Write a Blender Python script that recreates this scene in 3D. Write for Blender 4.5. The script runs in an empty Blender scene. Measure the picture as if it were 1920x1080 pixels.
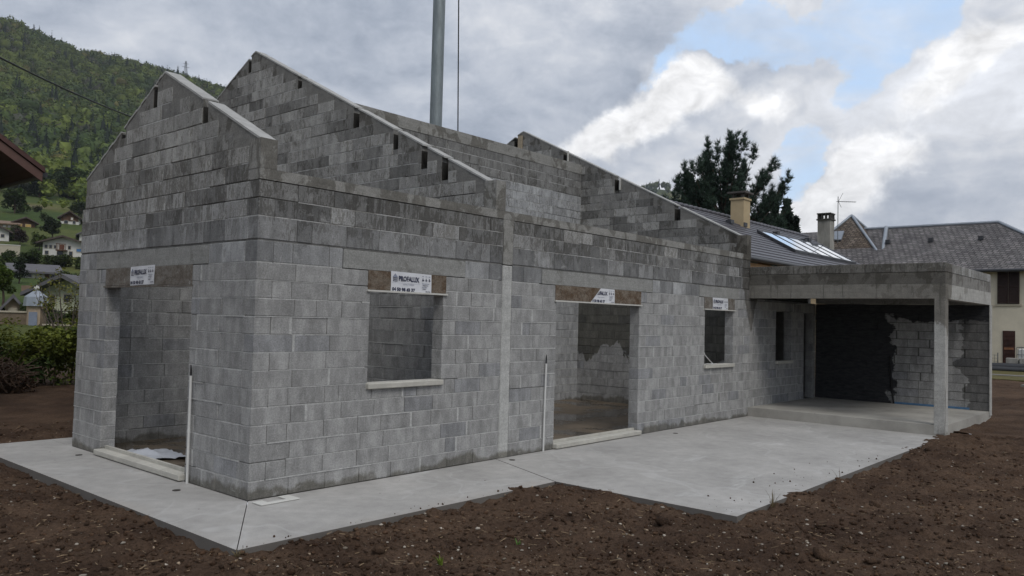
import bpy, math, random
import numpy as np
from mathutils import Vector, Matrix

R = math.radians
scene = bpy.context.scene
COL = scene.collection

# ------------------------------------------------------------------ camera
CAM = np.array([-4.736, -7.857, 2.035])
YAW, PITCH, ROLL, FPX = 0.852433, 0.039277, 0.025346, 1500.6
def cam_axes():
    cy, sy = math.cos(YAW), math.sin(YAW)
    f = np.array([sy*math.cos(PITCH), cy*math.cos(PITCH), math.sin(PITCH)])
    r = np.array([cy, -sy, 0.0]); u = np.cross(r, f)
    r2 = math.cos(ROLL)*r + math.sin(ROLL)*u
    u2 = -math.sin(ROLL)*r + math.cos(ROLL)*u
    return r2, u2, f
CR, CU, CF = cam_axes()
cd = bpy.data.cameras.new('camera'); cam = bpy.data.objects.new('camera', cd); COL.objects.link(cam)
cam.matrix_world = Matrix(((CR[0], CU[0], -CF[0], CAM[0]), (CR[1], CU[1], -CF[1], CAM[1]), (CR[2], CU[2], -CF[2], CAM[2]), (0, 0, 0, 1)))
cd.sensor_width = 36.0; cd.lens = 36.0*FPX/1920.0; cd.clip_end = 6000.0; cd.clip_start = 0.1
scene.camera = cam
scene.view_settings.view_transform = 'Standard'; scene.view_settings.look = 'None'
scene.view_settings.exposure = 0.42; scene.view_settings.gamma = 1.0; scene.view_settings.use_curve_mapping = False
scene.render.engine = 'CYCLES'
scene.cycles.max_bounces = 6; scene.cycles.diffuse_bounces = 4; scene.cycles.transparent_max_bounces = 8
scene.cycles.use_denoising = True

def at(x, y, d):
    """surveyed point: photo pixel (1920 wide) at a measured depth, used only to read off real positions"""
    v = CF + CR*(x-960.0)/FPX - CU*(y-540.0)/FPX
    return CAM + v*d

# ------------------------------------------------------------------ node helpers
class G:
    """tiny node-graph writer"""
    def __init__(self, nt): self.nt = nt; self.n = nt.nodes; self.l = nt.links
    def put(self, sock, v):
        if v is None: return
        if hasattr(v, 'is_output'): self.l.new(v, sock)
        else:
            try: sock.default_value = v
            except Exception:
                if isinstance(v, (int, float)): sock.default_value = (v, v, v)
                else: sock.default_value = (*v[:3], 1.0)
    def math(self, op, a, b=None, c=None, clamp=False):
        n = self.n.new('ShaderNodeMath'); n.operation = op; n.use_clamp = clamp
        self.put(n.inputs[0], a); self.put(n.inputs[1], b)
        if c is not None: self.put(n.inputs[2], c)
        return n.outputs[0]
    def add(self, a, b): return self.math('ADD', a, b)
    def sub(self, a, b): return self.math('SUBTRACT', a, b)
    def mul(self, a, b): return self.math('MULTIPLY', a, b)
    def mx(self, a, b): return self.math('MAXIMUM', a, b)
    def mn(self, a, b): return self.math('MINIMUM', a, b)
    def step(self, x, lo, hi, t0=0.0, t1=1.0):
        n = self.n.new('ShaderNodeMapRange'); n.interpolation_type = 'SMOOTHSTEP'
        self.put(n.inputs[0], x); n.inputs[1].default_value = lo; n.inputs[2].default_value = hi
        n.inputs[3].default_value = t0; n.inputs[4].default_value = t1
        return n.outputs[0]
    def lin(self, x, lo, hi, t0=0.0, t1=1.0):
        n = self.n.new('ShaderNodeMapRange'); n.clamp = True
        self.put(n.inputs[0], x); n.inputs[1].default_value = lo; n.inputs[2].default_value = hi
        n.inputs[3].default_value = t0; n.inputs[4].default_value = t1
        return n.outputs[0]
    def noise(self, vec, scale, detail=4.0, rough=0.55, dist=0.0, out=0):
        n = self.n.new('ShaderNodeTexNoise'); self.put(n.inputs['Vector'], vec)
        n.inputs['Scale'].default_value = scale; n.inputs['Detail'].default_value = detail
        n.inputs['Roughness'].default_value = rough; n.inputs['Distortion'].default_value = dist
        return n.outputs[out]
    def voro(self, vec, scale, feature='F1', out='Distance'):
        n = self.n.new('ShaderNodeTexVoronoi'); n.feature = feature
        self.put(n.inputs['Vector'], vec); n.inputs['Scale'].default_value = scale
        return n.outputs[out]
    def mix(self, f, a, b, mode='MIX'):
        n = self.n.new('ShaderNodeMix'); n.data_type = 'RGBA'; n.blend_type = mode; n.clamp_factor = True
        self.put(n.inputs[0], f); self.put(n.inputs[6], a); self.put(n.inputs[7], b)
        return n.outputs[2]
    def scale(self, vec, s):
        n = self.n.new('ShaderNodeVectorMath'); n.operation = 'MULTIPLY'
        self.put(n.inputs[0], vec); n.inputs[1].default_value = s
        return n.outputs[0]
    def vadd(self, a, b):
        n = self.n.new('ShaderNodeVectorMath'); n.operation = 'ADD'
        self.put(n.inputs[0], a); self.put(n.inputs[1], b); return n.outputs[0]
    def pos(self): return self.n.new('ShaderNodeNewGeometry').outputs['Position']
    def nor(self): return self.n.new('ShaderNodeNewGeometry').outputs['True Normal']
    def sep(self, v):
        n = self.n.new('ShaderNodeSeparateXYZ'); self.put(n.inputs[0], v); return n.outputs
    def attr(self, name):
        n = self.n.new('ShaderNodeAttribute'); n.attribute_name = name; return n.outputs['Color']
    def objcol(self): return self.n.new('ShaderNodeObjectInfo').outputs['Color']
    def grey(self, v):
        n = self.n.new('ShaderNodeCombineColor')
        for i in range(3): self.put(n.inputs[i], v)
        return n.outputs[0]
    def bump(self, h, dist, strength=1.0):
        n = self.n.new('ShaderNodeBump'); self.put(n.inputs['Height'], h)
        n.inputs['Distance'].default_value = dist; n.inputs['Strength'].default_value = strength
        return n.outputs[0]

def new_mat(name):
    m = bpy.data.materials.new(name); m.use_nodes = True
    nt = m.node_tree; b = nt.nodes['Principled BSDF']
    b.inputs['Specular IOR Level'].default_value = 0.25
    b.inputs['Roughness'].default_value = 0.9
    return m, G(nt), b
def setb(g, b, col=None, rough=None, normal=None, spec=None, metal=None):
    if col is not None: g.put(b.inputs['Base Color'], col)
    if rough is not None: g.put(b.inputs['Roughness'], rough)
    if normal is not None: g.put(b.inputs['Normal'], normal)
    if spec is not None: g.put(b.inputs['Specular IOR Level'], spec)
    if metal is not None: g.put(b.inputs['Metallic'], metal)

# ------------------------------------------------------------------ world: Nishita sky behind broken cloud
SUN_AZ, SUN_EL = R(205.0), R(50.0)      # azimuth from +Y towards +X
w = bpy.data.worlds.new('World'); scene.world = w; w.use_nodes = True
g = G(w.node_tree); bg = w.node_tree.nodes['Background']
sky = g.n.new('ShaderNodeTexSky'); sky.sky_type = 'NISHITA'; sky.sun_disc = False
sky.sun_elevation = SUN_EL; sky.sun_rotation = SUN_AZ
sky.air_density = 1.0; sky.dust_density = 0.6; sky.ozone_density = 1.0
dirv = g.n.new('ShaderNodeTexCoord').outputs['Generated']
sx, sy_, sz = g.sep(dirv)
az = g.mul(g.math('ARCTAN2', sx, sy_), 57.29578)
el = g.mul(g.math('ARCSINE', sz), 57.29578)
# cloud noise lives on a flat cloud deck high above the valley, so it stretches towards the horizon
den = g.math('MAXIMUM', g.add(sz, 0.22), 0.08)
cv = g.n.new('ShaderNodeCombineXYZ')
g.put(cv.inputs[0], g.math('DIVIDE', sx, den)); g.put(cv.inputs[1], g.math('DIVIDE', sy_, den)); g.put(cv.inputs[2], g.mul(sz, 1.5))
deck = cv.outputs[0]
n1 = g.noise(deck, 1.7, 9.0, 0.60, 0.35)
n2 = g.noise(dirv, 9.0, 9.0, 0.60, 0.15)
n3 = g.noise(dirv, 3.2, 5.0, 0.5, 0.4)
wa = g.sub(g.noise(dirv, 11.0, 9.0, 0.62), 0.5)
wb = g.sub(g.noise(g.vadd(dirv, (3.1, 1.7, 5.2)), 11.0, 9.0, 0.62), 0.5)
azw = g.add(az, g.mul(wa, 5.0)); elw = g.add(el, g.mul(wb, 5.0))
def blob(a0, e0, sa, se, amp, rot=0.0):
    da = g.sub(azw, a0); de = g.sub(elw, e0)
    c, s = math.cos(R(rot)), math.sin(R(rot))
    p = g.add(g.mul(da, c/sa), g.mul(de, s/sa)); q = g.add(g.mul(da, -s/se), g.mul(de, c/se))
    return g.mul(g.math('POWER', 2.71828, g.mul(g.add(g.mul(p, p), g.mul(q, q)), -1.0)), amp)
def total(*bs):
    t = bs[0]
    for b_ in bs[1:]: t = g.add(t, b_)
    return t
clear = total(  # gaps of blue
    blob(68.9, 11.4, 2.3, 2.0, 1.05, 30), blob(65.8, 19.4, 6.2, 2.0, 1.0, -4), blob(72.4, 15.4, 2.2, 2.0, 0.85, 40),
    blob(75.0, 19.8, 3.8, 2.3, 1.0, 0), blob(58.2, 17.2, 2.6, 1.2, 0.55, 25), blob(67.0, 8.6, 2.2, 0.9, .5, 10),
    g.step(n3, 0.66, 0.80, 0.0, 0.8),
    blob(63.5, 15.0, 4.0, 1.5, -0.55, 0), blob(74.5, 10.2, 4.0, 2.4, -0.8, 25))
cum = total(    # heaped cumulus catching the light
    blob(61.6, 16.2, 3.2, 1.5, 1.15, -12), blob(58.6, 14.6, 4.0, 1.9, 1.15, 30), blob(55.0, 12.8, 3.6, 1.3, 0.95, 28),
    blob(71.6, 9.6, 3.2, 2.0, 1.2, 35), blob(74.6, 10.9, 2.6, 1.1, .9, 5), blob(68.6, 7.2, 4.2, 1.5, 1.0, 12),
    blob(76.6, 15.4, 2.6, 1.4, 1.05, 40), blob(79.6, 17.0, 2.0, 1.0, .7, 30), blob(66.8, 14.9, 1.8, 1.3, .85, 0),
    g.step(g.noise(deck, 1.9, 6.0, 0.55, 0.2), 0.60, 0.80, 0.0, 0.7))
craw = g.add(clear, g.mul(g.sub(g.noise(dirv, 16.0, 10.0, 0.62, 0.2), 0.5), 0.85))
gap = g.step(craw, 0.45, 0.62)
gap = g.mul(gap, g.lin(g.noise(deck, 3.5, 7.0, 0.6, 0.5), 0.38, 0.62, 1.0, 0.42))
puff = g.step(g.add(cum, g.mul(g.sub(g.noise(dirv, 14.0, 10.0, 0.62, 0.2), 0.5), 1.1)), 0.16, 0.90)
# thick grey deck, heavier to the left of the picture (north)
greyv = g.add(g.lin(n1, 0.30, 0.72, 0.28, 0.60), g.mul(g.sub(n2, 0.5), 0.30))
eastlift = g.math('MULTIPLY', g.step(az, 40.0, 66.0, 0.0, 1.0), g.step(az, 100.0, 160.0, 1.0, 0.35))
greyv = g.mul(greyv, g.add(g.mul(eastlift, 0.36), 1.0))
billow = g.sub(g.noise(g.vadd(dirv, g.scale(dirv, (0.0, 0.0, 0.6))), 24.0, 9.0, 0.60, 0.5), 0.5)
greyv = g.mul(greyv, g.add(1.0, g.mul(billow, 0.55)))
cool = g.lin(greyv, 0.22, 0.60, 1.0, 0.0)
greyc = g.mix(cool, (0.965, 0.995, 1.06, 1), (0.80, 0.95, 1.22, 1))
cloud = g.mix(1.0, greyc, g.grey(greyv), 'MULTIPLY')
whitev = g.add(g.add(0.82, g.mul(g.sub(n2, 0.5), 0.6)), g.mul(billow, 0.9))
cloud = g.mix(puff, cloud, g.mix(1.0, g.grey(whitev), (1.0, 1.0, 1.01, 1), 'MULTIPLY'))
STR = 0.10
bluec = g.mix(0.75, g.mix(1.0, sky.outputs[0], (2.3, 2.1, 2.0, 1), 'MULTIPLY'), (4.3, 5.75, 7.7, 1))
cl10 = g.mix(1.0, cloud, (1/STR, 1/STR, 1/STR, 1), 'MULTIPLY')
lp = g.mix(gap, cl10, bluec)
g.put(bg.inputs['Color'], lp); bg.inputs['Strength'].default_value = STR
for n in g.n:
    if n.bl_idname == 'ShaderNodeMix': n.clamp_result = False

# ------------------------------------------------------------------ sun, softened by the cloud
sd = bpy.data.lights.new('sun', 'SUN'); sd.energy = 1.0; sd.angle = R(24.0); sd.color = (1.0, 0.96, 0.9)
sun = bpy.data.objects.new('sun', sd); COL.objects.link(sun)
sdir = Vector((math.sin(SUN_AZ)*math.cos(SUN_EL), math.cos(SUN_AZ)*math.cos(SUN_EL), math.sin(SUN_EL)))
sun.rotation_euler = sdir.to_track_quat('Z', 'Y').to_euler(); sun.location = (-10, -20, 40)

# ------------------------------------------------------------------ mesh helpers
def link(name, me, parent=None, mats=()):
    o = bpy.data.objects.new(name, me); COL.objects.link(o)
    for m in mats: me.materials.append(m)
    if parent is not None: o.parent = parent
    return o
def tag(o, label=None, cat=None, group=None, kind=None):
    if label: o['label'] = label
    if cat: o['category'] = cat
    if group: o['group'] = group
    if kind: o['kind'] = kind
    return o
def thing(name, label, cat, loc=(0, 0, 0), rz=0.0, group=None):
    o = bpy.data.objects.new(name, None); o.empty_display_size = 0.2; COL.objects.link(o)
    o.location = loc; o.rotation_euler = (0, 0, rz)
    return tag(o, label, cat, group)
def mesh_np(name, V, F, tint=None, mats=(), parent=None, smooth=False, mi=None):
    V = np.asarray(V, np.float32); F = np.asarray(F, np.int32); k = F.shape[1]
    me = bpy.data.meshes.new(name)
    me.vertices.add(len(V)); me.vertices.foreach_set('co', V.ravel())
    me.loops.add(F.size); me.loops.foreach_set('vertex_index', F.ravel())
    me.polygons.add(len(F)); me.polygons.foreach_set('loop_start', np.arange(0, F.size, k, dtype=np.int32))
    if smooth: me.polygons.foreach_set('use_smooth', np.ones(len(F), bool))
    if mi is not None: me.polygons.foreach_set('material_index', np.asarray(mi, np.int32))
    if tint is not None:
        a = me.attributes.new('tint', 'FLOAT_COLOR', 'POINT')
        c = np.ones((len(V), 4), np.float32); c[:, :3] = tint; a.data.foreach_set('color', c.ravel())
    me.update(calc_edges=True); me.validate()
    return link(name, me, parent, mats)

class MB:
    """collects solids and links them as one mesh object"""
    def __init__(self): self.v = []; self.f = []; self.mi = []; self.t = []; self.m = 0; self.tint = (1, 1, 1); self.sm = []
    def add(self, vs, fs, smooth=False):
        b = len(self.v); self.v += [tuple(map(float, p)) for p in vs]; self.t += [self.tint]*len(vs)
        for f in fs: self.f.append(tuple(b+i for i in f)); self.mi.append(self.m); self.sm.append(smooth)
    def box(self, x0, x1, y0, y1, z0, z1, bev=0.0):
        if bev <= 0:
            self.add([(x0,y0,z0),(x1,y0,z0),(x1,y1,z0),(x0,y1,z0),(x0,y0,z1),(x1,y0,z1),(x1,y1,z1),(x0,y1,z1)],
                     [(0,3,2,1),(4,5,6,7),(0,1,5,4),(1,2,6,5),(2,3,7,6),(3,0,4,7)])
        else:
            V, F = bevel_box(x0, x1, y0, y1, z0, z1, bev); self.add(V, F)
    def hexa(self, p): self.add(p, [(0,3,2,1),(4,5,6,7),(0,1,5,4),(1,2,6,5),(2,3,7,6),(3,0,4,7)])
    def prism(self, poly, fn0, fn1):
        """poly in 2D, extruded between the 3D maps fn0 and fn1"""
        n = len(poly); a = [fn0(*p) for p in poly]; b = [fn1(*p) for p in poly]
        self.add(a+b, [tuple(range(n-1, -1, -1)), tuple(range(n, 2*n))]+[(i, (i+1) % n, n+(i+1) % n, n+i) for i in range(n)])
    def tube(self, pts, r, n=8, cap=True):
        pts = [np.array(p, float) for p in pts]
        rs = r if hasattr(r, '__len__') else [r]*len(pts)
        V = []; F = []
        up0 = None
        for i, p in enumerate(pts):
            d = pts[min(i+1, len(pts)-1)]-pts[max(i-1, 0)]; d = d/(np.linalg.norm(d)+1e-9)
            if up0 is None:
                up0 = np.array([0, 0, 1.0]) if abs(d[2]) < 0.9 else np.array([1.0, 0, 0])
            a = np.cross(d, up0); a /= np.linalg.norm(a)+1e-9; b = np.cross(a, d); up0 = b
            for k in range(n):
                t = 2*math.pi*k/n; V.append(p+rs[i]*(a*math.cos(t)+b*math.sin(t)))
        for i in range(len(pts)-1):
            for k in range(n):
                k2 = (k+1) % n; F.append((i*n+k, i*n+k2, (i+1)*n+k2, (i+1)*n+k))
        self.add(V, F, True)
        if cap:
            self.add(V[:n], [tuple(range(n))]); self.add(V[-n:], [tuple(range(n-1, -1, -1))])
    def sphere(self, c, r, nu=12, nv=8):
        V = []; F = []
        for j in range(nv+1):
            ph = math.pi*j/nv
            for i in range(nu):
                th = 2*math.pi*i/nu; V.append((c[0]+r*math.sin(ph)*math.cos(th), c[1]+r*math.sin(ph)*math.sin(th), c[2]+r*math.cos(ph)))
        for j in range(nv):
            for i in range(nu):
                F.append((j*nu+i, (j+1)*nu+i, (j+1)*nu+(i+1) % nu, j*nu+(i+1) % nu))
        self.add(V, F, True)
    def mesh(self, name):
        me = bpy.data.meshes.new(name); me.from_pydata(self.v, [], self.f)
        me.polygons.foreach_set('material_index', self.mi); me.polygons.foreach_set('use_smooth', self.sm)
        a = me.attributes.new('tint', 'FLOAT_COLOR', 'POINT')
        c = np.ones((len(self.v), 4), np.float32); c[:, :3] = np.array(self.t, np.float32).reshape(-1, 3); a.data.foreach_set('color', c.ravel())
        me.update(); return me
    def build(self, name, mats, parent=None, label=None, kind=None):
        if not isinstance(mats, (list, tuple)): mats = [mats]
        o = link(name, self.mesh(name), parent, mats)
        if label: o['label'] = label
        if kind: o['kind'] = kind
        return o
def bevel_box(x0, x1, y0, y1, z0, z1, c):
    """box with chamfered edges: 24 vertices, 44 triangles"""
    V = []
    xs, ys, zs = (x0, x1), (y0, y1), (z0, z1); sg = (1, -1)
    idx = {}
    for i in (0, 1):
        for j in (0, 1):
            for k in (0, 1):
                X, Y, Z = xs[i], ys[j], zs[k]; dx, dy, dz = sg[i]*c, sg[j]*c, sg[k]*c
                idx[i, j, k] = len(V)
                V += [(X, Y+dy, Z+dz), (X+dx, Y, Z+dz), (X+dx, Y+dy, Z)]
    I = lambda i, j, k, a: idx[i, j, k]+a
    F = []
    for s in (0, 1):
        q = [I(s,0,0,0), I(s,1,0,0), I(s,1,1,0), I(s,0,1,0)]; F.append(q if s else q[::-1])
        q = [I(0,s,0,1), I(1,s,0,1), I(1,s,1,1), I(0,s,1,1)]; F.append(q[::-1] if s else q)
        q = [I(0,0,s,2), I(1,0,s,2), I(1,1,s,2), I(0,1,s,2)]; F.append(q if s else q[::-1])
    for j in (0, 1):
        for k in (0, 1):
            q = [I(0,j,k,1), I(1,j,k,1), I(1,j,k,2), I(0,j,k,2)]; F.append(q if (j == k) else q[::-1])
    for i in (0, 1):
        for k in (0, 1):
            q = [I(i,0,k,0), I(i,1,k,0), I(i,1,k,2), I(i,0,k,2)]; F.append(q[::-1] if (i == k) else q)
    for i in (0, 1):
        for j in (0, 1):
            q = [I(i,j,0,0), I(i,j,1,0), I(i,j,1,1), I(i,j,0,1)]; F.append(q if (i == j) else q[::-1])
    for i in (0, 1):
        for j in (0, 1):
            for k in (0, 1):
                q = [I(i,j,k,0), I(i,j,k,1), I(i,j,k,2)]; F.append(q if (i+j+k) % 2 else q[::-1])
    return V, F

# ------------------------------------------------------------------ materials
def weathering(g, base, p, zhi=True):
    base = g.mix(0.0, base, base)
    """damp and grain shared by the blocks and the poured concrete"""
    x, y, z = g.sep(p)
    fine = g.noise(p, 55.0, 6.0, 0.75)
    col = g.mix(1.0, base, g.grey(g.lin(fine, 0.28, 0.72, 0.62, 1.30)), 'MULTIPLY')
    mid = g.noise(p, 7.0, 5.0, 0.6)
    col = g.mix(1.0, col, g.grey(g.lin(mid, 0.3, 0.7, 0.86, 1.12)), 'MULTIPLY')
    # rain-soaked patches below every open wall head
    streak = g.noise(g.vadd(g.scale(p, (1.0, 1.0, 0.72)), g.scale(base, (9.0, 14.0, 6.0))), 3.0, 6.0, 0.60, 0.5)
    hi = g.mul(g.step(z, 2.7, 3.2, -0.04, 0.07), g.step(z, 3.7, 4.2, 1.0, 0.15))
    wet = g.step(g.add(streak, hi), 0.545, 0.60)
    col = g.mix(g.mul(wet, g.lin(z, 2.2, 3.3, 0.20, 0.92)), col, g.mix(1.0, col, (0.56, 0.545, 0.52, 1), 'MULTIPLY'))
    # leak running down below the carport joint
    wn = g.mul(g.sub(g.noise(p, 6.0, 5.0, 0.65), 0.5), 0.30)
    wx = g.add(g.math('ABSOLUTE', g.sub(x, 12.50)), wn)
    leak = g.mul(g.step(g.sub(wx, g.lin(z, 1.92, 3.0, 0.03, 0.46)), -0.03, 0.03, 1.0, 0.0), g.mul(g.step(z, 1.86, 1.94), g.step(y, .3, .5, 1.0, 0.0)))
    col = g.mix(leak, col, g.mix(1.0, col, (0.48, 0.46, 0.43, 1), 'MULTIPLY'))
    # rising damp at the foot
    ft = g.add(g.add(z, g.mul(g.sub(g.noise(g.scale(p, (1, 1, 0.5)), 3.1, 7.0, 0.68, 0.3), 0.5), 0.30)), g.mul(g.sub(g.noise(g.scale(p, (1, 1, .1)), 0.75, 3.0, 0.6), 0.5), 0.55))
    col = g.mix(g.step(ft, 0.05, 0.12, 0.88, 0.0), col, g.mix(1.0, col, (0.44, 0.42, 0.37, 1), 'MULTIPLY'))
    return col
def block_mat(name, src, coat=None):
    m, g, b = new_mat(name)
    p = g.pos(); base = g.objcol() if src == 'obj' else g.attr('tint')
    # hollow cores dry unevenly: soft upright bands that differ from block to block
    web = g.noise(g.vadd(g.scale(p, (6.5, 6.5, 1.8)), g.scale(base, (217.0, 331.0, 119.0))), 1.0, 4.0, 0.6)
    base = g.mix(1.0, base, g.grey(g.lin(web, 0.37, 0.63, 0.80, 1.14)), 'MULTIPLY')
    col = weathering(g, base, p)
    # smears of mortar dragged over the faces
    sm = g.step(g.noise(g.scale(p, (1, 1, 1.6)), 5.0, 8.0, 0.72, 0.5), 0.58, 0.68)
    col = g.mix(g.mul(sm, 0.42), col, (0.42, 0.42, 0.412, 1))
    if coat: col = coat(g, col, p)
    pit = g.noise(p, 130.0, 3.0, 0.7)
    h = g.add(g.mul(pit, 0.6), g.mul(g.noise(p, 30.0, 4.0, 0.65), 0.8))
    setb(g, b, col, 0.93, g.bump(h, 0.006, 0.9), 0.2)
    return m
def coat_carport(g, col, p):
    x, y, z = g.sep(p)
    nn = g.mul(g.sub(g.noise(g.scale(p, (1, 1, 1.4)), 2.4, 3.5, 0.55), 0.5), 0.9)
    yy = g.add(y, nn)
    a = g.step(yy, -1.92, -1.86)
    c = g.step(g.sub(g.mul(yy, -1.0), g.lin(z, 0.9, 1.2, 0.22, 0.0)), 3.36, 3.40)
    d = g.step(g.add(z, g.mul(nn, 0.7)), 2.26, 2.32)
    mk = g.mx(a, d)
    br = g.noise(g.scale(p, (1, 1, 4.0)), 6.0, 5.0, 0.7)
    col = g.mix(c, col, g.mix(1.0, col, (0.46, 0.455, 0.45, 1), 'MULTIPLY'))
    return g.mix(mk, col, g.mix(g.lin(br, 0.3, 0.7), (0.022, 0.023, 0.026, 1), (0.058, 0.058, 0.060, 1)))
def coat_room(g, col, p):
    x, y, z = g.sep(p)
    nn = g.sub(g.noise(g.scale(p, (0.9, 0.9, 0.7)), 2.3, 4.0, 0.55, 0.4), 0.5)
    # a stack of cleaner blocks interrupts the slurry coat
    bump_ = g.mul(g.math('POWER', 2.718, g.mul(g.math('POWER', g.mul(g.add(y, -3.6), 2.7), 4.0), -1.0)), 0.50)
    mk = g.mul(g.step(g.sub(g.add(z, g.mul(nn, 1.1)), bump_), 1.12, 1.16), g.step(x, 12.0, 12.2))
    mk = g.mul(mk, g.step(z, 3.1, 3.3, 1.0, 0.0))
    return g.mix(mk, col, g.mix(1.0, col, (0.40, 0.39, 0.35, 1), 'MULTIPLY'))
M = {}
M['block_obj'] = block_mat('block single', 'obj')
M['block'] = block_mat('block joined', 'attr')
M['block_carport'] = block_mat('block carport', 'attr', coat_carport)
M['block_room'] = block_mat('block room', 'attr', coat_room)
def concrete(name, c, rough=0.92, marks=0.0, coat=None, clean=False):
    m, g, b = new_mat(name); p = g.pos()
    col = (*c, 1) if clean else weathering(g, (*c, 1), p)
    board = g.noise(g.scale(p, (0.5, 0.5, 9.0)), 2.0, 3.0, 0.6)
    col = g.mix(1.0, col, g.grey(g.lin(board, 0.3, 0.7, 0.9, 1.08)), 'MULTIPLY')
    if marks:
        run = g.noise(g.scale(p, (1.0, 1.0, 0.05)), 14.0, 4.0, 0.7)
        x, y, z = g.sep(p)
        col = g.mix(g.mul(g.step(run, 0.56, 0.66), marks), col, (0.06, 0.058, 0.052, 1))
    if clean: col = g.mix(1.0, col, g.grey(g.lin(g.noise(p, 5.0, 6.0, 0.7), 0.3, 0.7, 0.82, 1.1)), 'MULTIPLY')
    if coat: col = coat(g, col, p)
    h = g.add(g.noise(p, 60.0, 5.0, 0.7), g.mul(g.noise(p, 9.0, 3.0), 1.5))
    setb(g, b, col, rough, g.bump(h, 0.006, 0.8), 0.2)
    return m
M['mortar'] = concrete('mortar joint', (0.20, 0.198, 0.19))
M['bed'] = concrete('mortar bed', (0.46, 0.46, 0.45))
M['concrete'] = concrete('cast concrete', (0.28, 0.275, 0.258))
M['lintel'] = concrete('lintel concrete', (0.29, 0.29, 0.278))
M['column'] = concrete('smooth column concrete', (0.45, 0.45, 0.435))
M['beam'] = concrete('formed beam concrete', (0.44, 0.435, 0.41), marks=0.55)
M['beam_dark'] = concrete('damp beam concrete', (0.26, 0.255, 0.24))
M['coping'] = concrete('pale coping concrete', (0.40, 0.398, 0.385), clean=True)
M['rake'] = concrete('rake beam concrete', (0.205, 0.20, 0.188))
M['sill'] = concrete('precast sill', (0.50, 0.485, 0.435), clean=True)
M['joint_carport'] = concrete('coated joint carport', (0.13, 0.128, 0.12), coat=coat_carport)
M['joint_room'] = concrete('coated joint room', (0.13, 0.128, 0.12), coat=coat_room)
M['bed_room'] = concrete('coated bed room', (0.30, 0.30, 0.295), coat=coat_room)
M['pocket_shade'] = concrete('painted pocket shade', (0.035, 0.033, 0.03))  # near-black colour painted in for the shade inside the purlin pockets

def slab_mat():
    m, g, b = new_mat('slab concrete'); p = g.pos(); x, y, z = g.sep(p)
    blot = g.noise(p, 0.8, 5.0, 0.6); speck = g.noise(p, 90.0, 4.0, 0.8); med = g.noise(p, 6.0, 6.0, 0.65)
    v = g.mul(g.mul(g.lin(blot, 0.3, 0.7, 0.335, 0.455), g.lin(speck, 0.25, 0.75, 0.80, 1.18)), g.lin(med, 0.3, 0.7, 0.88, 1.09))
    col = g.mix(1.0, g.grey(v), (1.02, 0.99, 0.945, 1), 'MULTIPLY')
    # broom strokes and laitance scuffs running along the slab
    br = g.noise(g.scale(p, (0.35, 5.0, 1)), 3.0, 6.0, 0.7, 0.4)
    sc = g.step(g.mul(g.noise(g.scale(p, (0.55, 1.7, 1)), 1.15, 7.0, 0.68, 0.5), 1.0), 0.56, 0.72)
    col = g.mix(g.mul(g.mul(sc, g.step(br, 0.40, 0.60)), 0.75), col, (0.58, 0.58, 0.565, 1))
    # tide marks of drying puddles
    td = g.noise(p, 0.42, 3.0, 0.5, 0.6)
    col = g.mix(g.step(td, 0.50, 0.515, 0.0, 0.15), col, g.mix(1.0, col, (0.70, 0.70, 0.69, 1), 'MULTIPLY'))
    ring_ = g.mul(g.step(td, 0.492, 0.503), g.step(td, 0.503, 0.512, 1.0, 0.0))
    col = g.mix(g.mul(ring_, 0.30), col, (0.5, 0.5, 0.49, 1))
    # dark flecks and mud marks
    fl = g.voro(g.scale(p, (1, 1, 1)), 3.3)
    fm = g.noise(p, 2.1, 3.0)
    col = g.mix(g.mul(g.step(fl, 0.035, 0.055, 1.0, 0.0), g.step(fm, 0.52, 0.6)), col, (0.09, 0.075, 0.06, 1))
    # brown mud washed from the soil at the outer edges
    mud = g.step(g.add(g.mx(g.mul(x, -1.0), g.sub(g.mul(y, -1.0), 0.45)), g.mul(g.sub(blot, 0.5), 1.2)), 0.85, 1.2)
    side = g.step(x, 3.2, 3.5, 1.0, 0.0)
    col = g.mix(g.mul(g.mul(mud, side), 0.16), col, (0.30, 0.24, 0.18, 1))
    # side faces stained by the earth
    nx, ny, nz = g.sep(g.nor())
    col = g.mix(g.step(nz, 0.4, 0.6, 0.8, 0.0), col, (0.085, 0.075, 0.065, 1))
    h = g.add(g.mul(br, 0.6), g.mul(speck, 0.5))
    setb(g, b, col, 0.85, g.bump(h, 0.003, 0.6), 0.25)
    return m
M['slab'] = slab_mat()
def porch_mat():
    m, g, b = new_mat('porch slab concrete'); p = g.pos()
    blot = g.noise(p, 1.4, 6.0, 0.62); speck = g.noise(p, 80.0, 4.0, 0.8)
    v = g.mul(g.lin(blot, 0.3, 0.7, 0.27, 0.42), g.lin(speck, 0.25, 0.75, 0.88, 1.12))
    col = g.mix(1.0, g.grey(v), (1.0, 0.96, 0.87, 1), 'MULTIPLY')
    hole = g.voro(p, 1.55)
    col = g.mix(g.step(hole, 0.03, 0.04, 1.0, 0.0), col, (0.05, 0.045, 0.04, 1))
    setb(g, b, col, 0.9, g.bump(speck, 0.003, 0.6), 0.2)
    return m
M['porch'] = porch_mat()
def wetfloor():
    m, g, b = new_mat('wet screed'); p = g.pos()
    a = g.noise(p, 1.1, 6.0, 0.6, 0.3)
    col = g.mix(g.step(a, 0.35, 0.65), (0.055, 0.043, 0.03, 1), (0.16, 0.125, 0.088, 1))
    setb(g, b, col, g.step(a, 0.42, 0.56, 0.10, 0.6), g.bump(g.noise(p, 40.0, 4.0), 0.001, 0.3), 0.5)
    return m
M['wet'] = wetfloor()

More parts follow.
